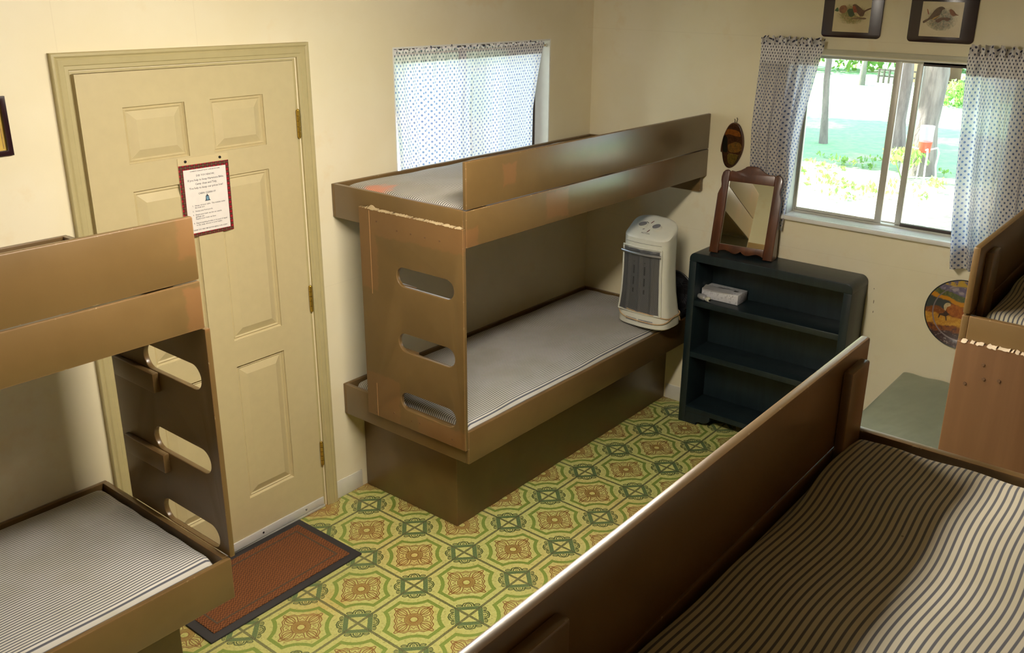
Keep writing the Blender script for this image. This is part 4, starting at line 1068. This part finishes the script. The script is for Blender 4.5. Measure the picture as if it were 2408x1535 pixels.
tube(b, [hring(.66, .006)[k]+(.66-.03*i/3,) for i, k in enumerate((56, 57, 58, 59))], .003, 8)
obj('power_cord', b, CORD, ht, 70)

# ------------------------------------------------------------------ black fan behind the heater
fn = thing('desk_fan', 'black round-grilled fan standing behind the white heater', 'fan', (-.105, -.70, ZB-.004))
fc = Vector((-.13, -.705, .728)); FR = .118
b = B()
tube(b, [fc+Vector((0, FR*math.cos(t_), FR*math.sin(t_))) for t_ in [2*PI*k/48 for k in range(48)]], .006, 8, True)
for r0 in (.035, .075):
    tube(b, [fc+Vector((-.022*(1-r0/FR)-.006, r0*math.cos(t_), r0*math.sin(t_))) for t_ in [2*PI*k/36 for k in range(36)]], .0016, 6, True)
for k in range(40):
    a = 2*PI*k/40; tube(b, [fc+Vector((-.024*(1-(r0/FR)**2)-.002, r0*math.cos(a+1.0*r0/FR), r0*math.sin(a+1.0*r0/FR))) for r0 in (.02, .045, .07, .095, .117)], .0011, 5)
obj('front_grille', b, BLACK, fn, 60)
b = B(); cyl(b, fc+Vector((-.030, 0, 0)), fc+Vector((-.022, 0, 0)), .022, .024, 24); obj('hub_cap', b, BLACK, fn)
b = B(); cyl(b, fc+Vector((.002, 0, 0)), fc+Vector((.035, 0, 0)), FR*.96, FR*.80, 36); cyl(b, fc+Vector((.03, 0, 0)), fc+Vector((.075, 0, 0)), .045, .035, 24); obj('motor_housing', b, BLACK, fn)
b = B()
for k in range(4):
    a = PI/2*k+.4; P_ = [(.012, -.3), (.09, -.35), (.102, .25), (.06, .5), (.015, .3)]
    vs = [b.verts.new(fc+Vector((-.004-.006*t_, r0*math.cos(a+t_), r0*math.sin(a+t_)))) for r0, t_ in P_]; b.faces.new(vs)
bmesh.ops.solidify(b, geom=b.faces[:], thickness=.002); obj('blades', b, mat_flat('dark_blade', (0.03, 0.03, 0.035), .4), fn)
b = B(); box(b, -.175, -.045, -.785, -.625, ZB-.003, ZB+.022, .008); tube(b, [(-.105, -.705, ZB+.02), (-.100, -.705, ZB+.06), (-.100, -.705, .70)], .014, 12); obj('stand', b, BLACK, fn)

# ------------------------------------------------------------------ door mat
dm = thing('door_mat', 'brown woven doormat with black rubber border in front of the door', 'door mat', (-2.62, -.225, 0))
RUB = mat_flat('black_rubber', (0.028, 0.026, 0.028), .6)
COIR = Mat('brown_coir', (0.20, 0.07, 0.02), .9); x, y, z = COIR.pos()
wv = sn(x*420)*sn(y*420+sn(x*210)*1.5); n = COIR.noise(260, 3, .7)
COIR.color(COIR.mix((0.115, 0.036, 0.010), (0.30, 0.105, 0.026), smooth(wv*.35+n, .25, .85))); COIR.bump(wv*.5+n, .9, .004)
MX0, MX1, MY0, MY1 = -2.995, -2.256, -.440, -.016
obj('rubber_base', bxx(MX0, MX1, MY0, MY1, .0005, .009, .003), RUB, dm)
obj('coir_field', bxx(MX0+.036, MX1-.036, MY0+.036, MY1-.036, .0088, .0125, .002), COIR, dm)
b = B()
for (a_, c_, d_, e_2) in ((MX0+.072, MX1-.072, MY0+.072, MY0+.080), (MX0+.072, MX1-.072, MY1-.080, MY1-.072), (MX0+.072, MX0+.080, MY0+.080, MY1-.080), (MX1-.080, MX1-.072, MY0+.080, MY1-.080)):
    box(b, a_, c_, d_, e_2, .0120, .0134)
obj('inlay_line', b, mat_flat('dark_inlay', (0.085, 0.055, 0.032), .8), dm)

# ------------------------------------------------------------------ outdoors
GZ = -.45
GRASS = Mat('lawn', (0.2, 0.3, 0.1), .9); n1, n2 = GRASS.noise(.35, 4, .6), GRASS.noise(6, 4, .7); x, y, z = GRASS.pos()
c = GRASS.mix((0.15, 0.32, 0.18), (0.22, 0.37, 0.20), smooth(n2, .35, .65))
near = smooth(x, 11.8, 9.6)
c = GRASS.mix(c, GRASS.mix((0.30, 0.24, 0.20), (0.46, 0.40, 0.32), smooth(n2, .4, .7)), mx(smooth(n1, .56, .64)*.8, near*smooth(n1+n2*.3, .50, .66)))
GRASS.color(c); GRASS.bump(n2, .4, .05)
struct('ground', bxx(.16, 90, -60, 70, GZ-.2, GZ), GRASS)
struct('ground_beside', bxx(-40, .16, .16, 70, GZ-.2, GZ), GRASS)
BARK = mat_wood('grey_bark', (0.125, 0.105, 0.095), (0.21, 0.18, 0.16), 9, .9, (1, 1, .2)); BARK.bump(BARK.noise(14, 4, .7, stretch=(1, 1, .2)), .8, .03)
LEAF = Mat('leaf_green', (0.13, 0.25, 0.05), .6)
n = LEAF.noise(3, 2); LEAF.color(LEAF.mix((0.12, 0.25, 0.08), (0.28, 0.42, 0.12), smooth(n, .35, .65)))
tr = LEAF.node('ShaderNodeBsdfTranslucent'); tr.inputs[0].default_value = (0.28, 0.5, 0.10, 1); ms = LEAF.node('ShaderNodeMixShader'); ms.inputs[0].default_value = .4
LEAF.nt.links.new(LEAF.b.outputs[0], ms.inputs[1]); LEAF.nt.links.new(tr.outputs[0], ms.inputs[2]); LEAF.nt.links.new(ms.outputs[0], LEAF.nt.nodes['Material Output'].inputs[0])
def leaves(b, c, r, n, size, rnd):
    for _ in range(n):
        d = Vector((rnd.gauss(0, 1), rnd.gauss(0, 1), rnd.gauss(0, 1))).normalized()*(rnd.random()**.4)
        p = Vector((c[0]+d.x*r[0], c[1]+d.y*r[1], c[2]+d.z*r[2])); s = size*(.6+.8*rnd.random())
        R3 = Euler((rnd.random()*6.3, rnd.random()*6.3, rnd.random()*6.3)).to_matrix()
        vs = [b.verts.new(p+R3 @ Vector(q)*s) for q in ((-.5, 0, 0), (-.1, .28, .05), (.5, 0, 0), (-.1, -.28, .05))]
        b.faces.new(vs)
TG = 'trees on the lawn'
def tree(x, y, r, h, lean, crowns, seed, label, bark=BARK):
    rnd = random.Random(seed); t = thing('tree', label, 'tree', (x, y, GZ), TG)
    b = B(); N = 10; pts = []; rs = []
    for k in range(N+1):
        f = k/N; pts.append((x+lean[0]*f+.05*r*math.sin(k*1.9+seed)*4, y+lean[1]*f+.05*r*math.cos(k*2.3+seed)*4, GZ-.02+h*f)); rs.append(r*(1.35-.35*min(1, k/1.0) if k < 1 else 1-.45*f))
    tube(b, pts, rs, 14)
    for _ in range(4):
        k = rnd.randint(6, 9); a = rnd.random()*6.28; p = Vector(pts[k]); tube(b, [p, p+Vector((math.cos(a)*.8, math.sin(a)*.8, .7)), p+Vector((math.cos(a)*1.8, math.sin(a)*1.8, 1.6))], [rs[k]*.5, rs[k]*.35, rs[k]*.15], 8)
    obj('trunk', b, bark, t, 60)
    b = B()
    for (cx, cy, cz, rx, rz, n, sz) in crowns: leaves(b, (x+lean[0]+cx, y+lean[1]+cy, GZ+cz), (rx, rx, rz), n, sz, rnd)
    if crowns: obj('foliage', b, LEAF, t, 0)
tree(12.85, 3.45, .066, 6.0, (.1, .30), [(0, -.2, 5.6, 2.6, 1.3, 2200, .42), (1.2, -.9, 3.9, 1.4, .5, 260, .26)], 2, 'slender tree on the lawn seen at the left of the window')
tree(6.9, 1.68, .085, 5.5, (.1, .05), [(0, 0, 5.4, 2.0, 1.0, 1300, .38)], 3, 'pale trunk just outside, half hidden by the left curtain')
tree(11.95, 1.76, .115, 7.0, (.25, .28), [(0, 0, 6.8, 3.0, 1.4, 2300, .45)], 4, 'slim tree seen between the two window bars')
tree(11.0, 1.10, .215, 8.0, (.0, .0), [(0, 0, 7.4, 3.6, 1.7, 3000, .45)], 5, 'thickest tree, with the feeder standing in front of it')
tree(24.8, 6.95, .085, 8.0, (.2, .1), [(0, 0, 7.2, 3.2, 2.2, 1600, .45)], 6, 'distant tree before the wooden shed')
tree(13.2, 8.4, .20, 8.0, (0, 0), [(0, 0, 7.2, 3.0, 1.3, 3600, .55)], 7, 'broad tree beyond the left side of the window, shading the lawn')
tree(11.6, 6.6, .16, 7.0, (0, 0), [(0, 0, 6.6, 1.6, 1.0, 1600, .5)], 8, 'smaller shade tree left of the window view, nearer the house')
# bushes and weeds
BGp = 'bushes at the far edge of the lawn'
bl = ['leafy bush at the left end of the far edge of the lawn', 'second bush from the left at the far edge', 'tall bush left of the distant tree', 'bush behind the distant tree', 'bush behind the wooden shed', 'bush behind the leaning tree', 'bush behind the thickest tree', 'bush beside the cabin', 'rightmost tall bush beyond the cabin']
for i, (x, y, r, h) in enumerate(((26, 13.5, 2.2, 2.2), (29, 11.2, 2.0, 3.0), (30, 9.0, 1.8, 3.0), (33, 7.6, 1.8, 3.4), (33, 5.6, 1.6, 3.4), (33, 3.4, 1.4, 3.0), (32, 1.2, 1.4, 2.8), (34, -1.4, 1.6, 3.2), (35, -4.2, 2.0, 3.4))):
    rnd = random.Random(50+i); b = B(); leaves(b, (x, y, GZ+h*.5), (r, r, h*.55), 900, .34, rnd); tag(obj('bush', b, LEAF, None, 0), bl[i], 'bush', BGp)
rnd = random.Random(77); b = B(); leaves(b, (21.3, 3.0, GZ+.30), (.75, .75, .42), 700, .14, rnd); tag(obj('bush', b, LEAF, None, 0), 'low round bush in front of the cabin fence', 'bush')
b = B(); rnd = random.Random(5)
for _ in range(60):
    x = rnd.uniform(6.6, 11.4); y = .9+(x-6.6)*.20+rnd.uniform(-1.5, 1.5)*.8; hgt = rnd.uniform(.04, .20)
    if x < 8 and y < 1.6: continue
    tube(b, [(x, y, GZ), (x+rnd.uniform(-.05, .05), y+rnd.uniform(-.05, .05), GZ+hgt)], [.004, .002], 4); leaves(b, (x, y, GZ+hgt), (.15, .15, .05), 12, .085, rnd)
tag(obj('weeds', b, LEAF, None, 0), 'bright green leafy weeds growing outside below the window', 'weeds', kind='stuff')
b = B(); rnd = random.Random(8)
for k in range(5):
    a = 1.3*k; x, y = 10.3+.2*math.cos(a), 1.15+.2*math.sin(a); tube(b, [(10.3, 1.15, GZ), (x, y, GZ+.35), (x+.1*math.cos(a), y+.1*math.sin(a), GZ+.5)], [.01, .007, .003], 5); leaves(b, (x, y, GZ+.38), (.20, .20, .14), 34, .11, rnd)
tag(obj('shrub', b, LEAF, None, 0), 'young leafy shrub at the foot of the thickest tree', 'shrub')
# jar feeder on a bent-tube tripod
fd = thing('bird_feeder', 'clear jar feeder with red base on pale bent legs, by the thickest tree', 'bird feeder', (10.3, .87, GZ))
fx, fy_ = 10.3, .872
RD = mat_flat('red_feeder_plastic', (0.55, 0.06, 0.03), .35)
CLR = Mat('clear_jar', (0.42, 0.46, 0.52), .2); CLR.b.inputs['Alpha'].default_value = .30
b = B(); cyl(b, (fx, fy_, GZ+.62), (fx, fy_, GZ+.86), .10, .105, 20); obj('jar', b, CLR, fd)
b = B(); cyl(b, (fx, fy_, GZ+.46), (fx, fy_, GZ+.62), .085, .10, 20); obj('base', b, RD, fd)
PW = mat_flat('pale_tube', (0.75, 0.75, 0.75), .4)
for k in range(4):
    a = PI/2*k+.5; d = Vector((math.cos(a), math.sin(a), 0)); p = Vector((fx, fy_, 0))
    b = B(); tube(b, [p+d*.08+Vector((0, 0, GZ+.50)), p+d*.19+Vector((0, 0, GZ+.53)), p+d*.22+Vector((0, 0, GZ+.46)), p+d*.20+Vector((0, 0, GZ+.25)), p+d*.24+Vector((0, 0, GZ))], .013, 8); obj('leg', b, PW, fd, 60)
# shed, fence and cabin far off
sh = thing('wooden_shed', 'distant orange-brown wooden shed beyond the lawn', 'shed', (27.5, 6.2, GZ))
OR = mat_flat('orange_boards', (0.42, 0.20, 0.11), .7)
obj('walls', bxx(27, 29, 5.1, 6.15, GZ, 1.15), OR, sh)
b = B(); vs = [b.verts.new(p) for p in ((26.8, 4.95, 1.15), (29.2, 4.95, 1.15), (29.2, 6.3, 1.15), (26.8, 6.3, 1.15), (26.8, 5.62, 1.7), (29.2, 5.62, 1.7))]
for f in ((0, 1, 5, 4), (2, 3, 4, 5), (0, 4, 3), (1, 2, 5), (0, 3, 2, 1)): b.faces.new([vs[k] for k in f])
obj('roof', b, mat_flat('shed_roof', (0.2, 0.13, 0.1), .8), sh)
fe = thing('wooden_railing', 'distant dark wooden railing beside the shed', 'railing', (26, 6, GZ))
DKW = mat_flat('dark_boards', (0.10, 0.075, 0.07), .8)
for z in (.04, .2): obj('rail', bxx(26, 26.05, 5.5, 6.9, GZ+.14+z*1.2, GZ+.19+z*1.2), DKW, fe)
for k in range(9): obj('post', bxx(25.98, 26.07, 5.5+.168*k, 5.54+.168*k, GZ, GZ+.44), DKW, fe)
cb = thing('cabin', 'distant cabin with pale metal roof and dark windows beyond the lawn', 'cabin', (27, 1.2, GZ))
obj('walls', bxx(26.5, 30, -3.0, 4.0, GZ, 1.35), mat_flat('dark_cabin_boards', (0.075, 0.065, 0.085), .7), cb)
obj('lower_boards', bxx(26.40, 26.5, -2.9, 3.95, GZ, GZ+.95), mat_flat('reddish_boards', (0.33, 0.19, 0.15), .7), cb)
b = B(); vs = [b.verts.new(p) for p in ((25.6, -3.3, 1.30), (25.6, 4.3, 1.30), (28.2, 4.3, 2.2), (28.2, -3.3, 2.2), (30.6, 4.3, 1.3), (30.6, -3.3, 1.3))]
for f in ((0, 1, 2, 3), (3, 2, 4, 5), (0, 3, 5), (1, 4, 2), (0, 5, 4, 1)): b.faces.new([vs[k] for k in f])
obj('roof', b, mat_flat('pale_blue_metal_roof', (0.45, 0.52, 0.62), .5), cb)
for k in range(3): 
    w_ = obj('window', bxx(26.47, 26.50, 3.2-1.5*k, 3.8-1.5*k, .65, 1.15), mat_flat('white_trim%d' % k, (0.6, 0.62, 0.66), .5), cb); obj('pane', bxx(26.455, 26.469, 3.25-1.5*k, 3.75-1.5*k, .70, 1.10), mat_flat('dark_pane%d' % k, (0.10, 0.12, 0.18), .1), w_)
for k in range(4): obj('porch_post', bxx(25.7, 25.82, 3.9-2*k, 4.02-2*k, GZ, 1.32), DKW, cb)
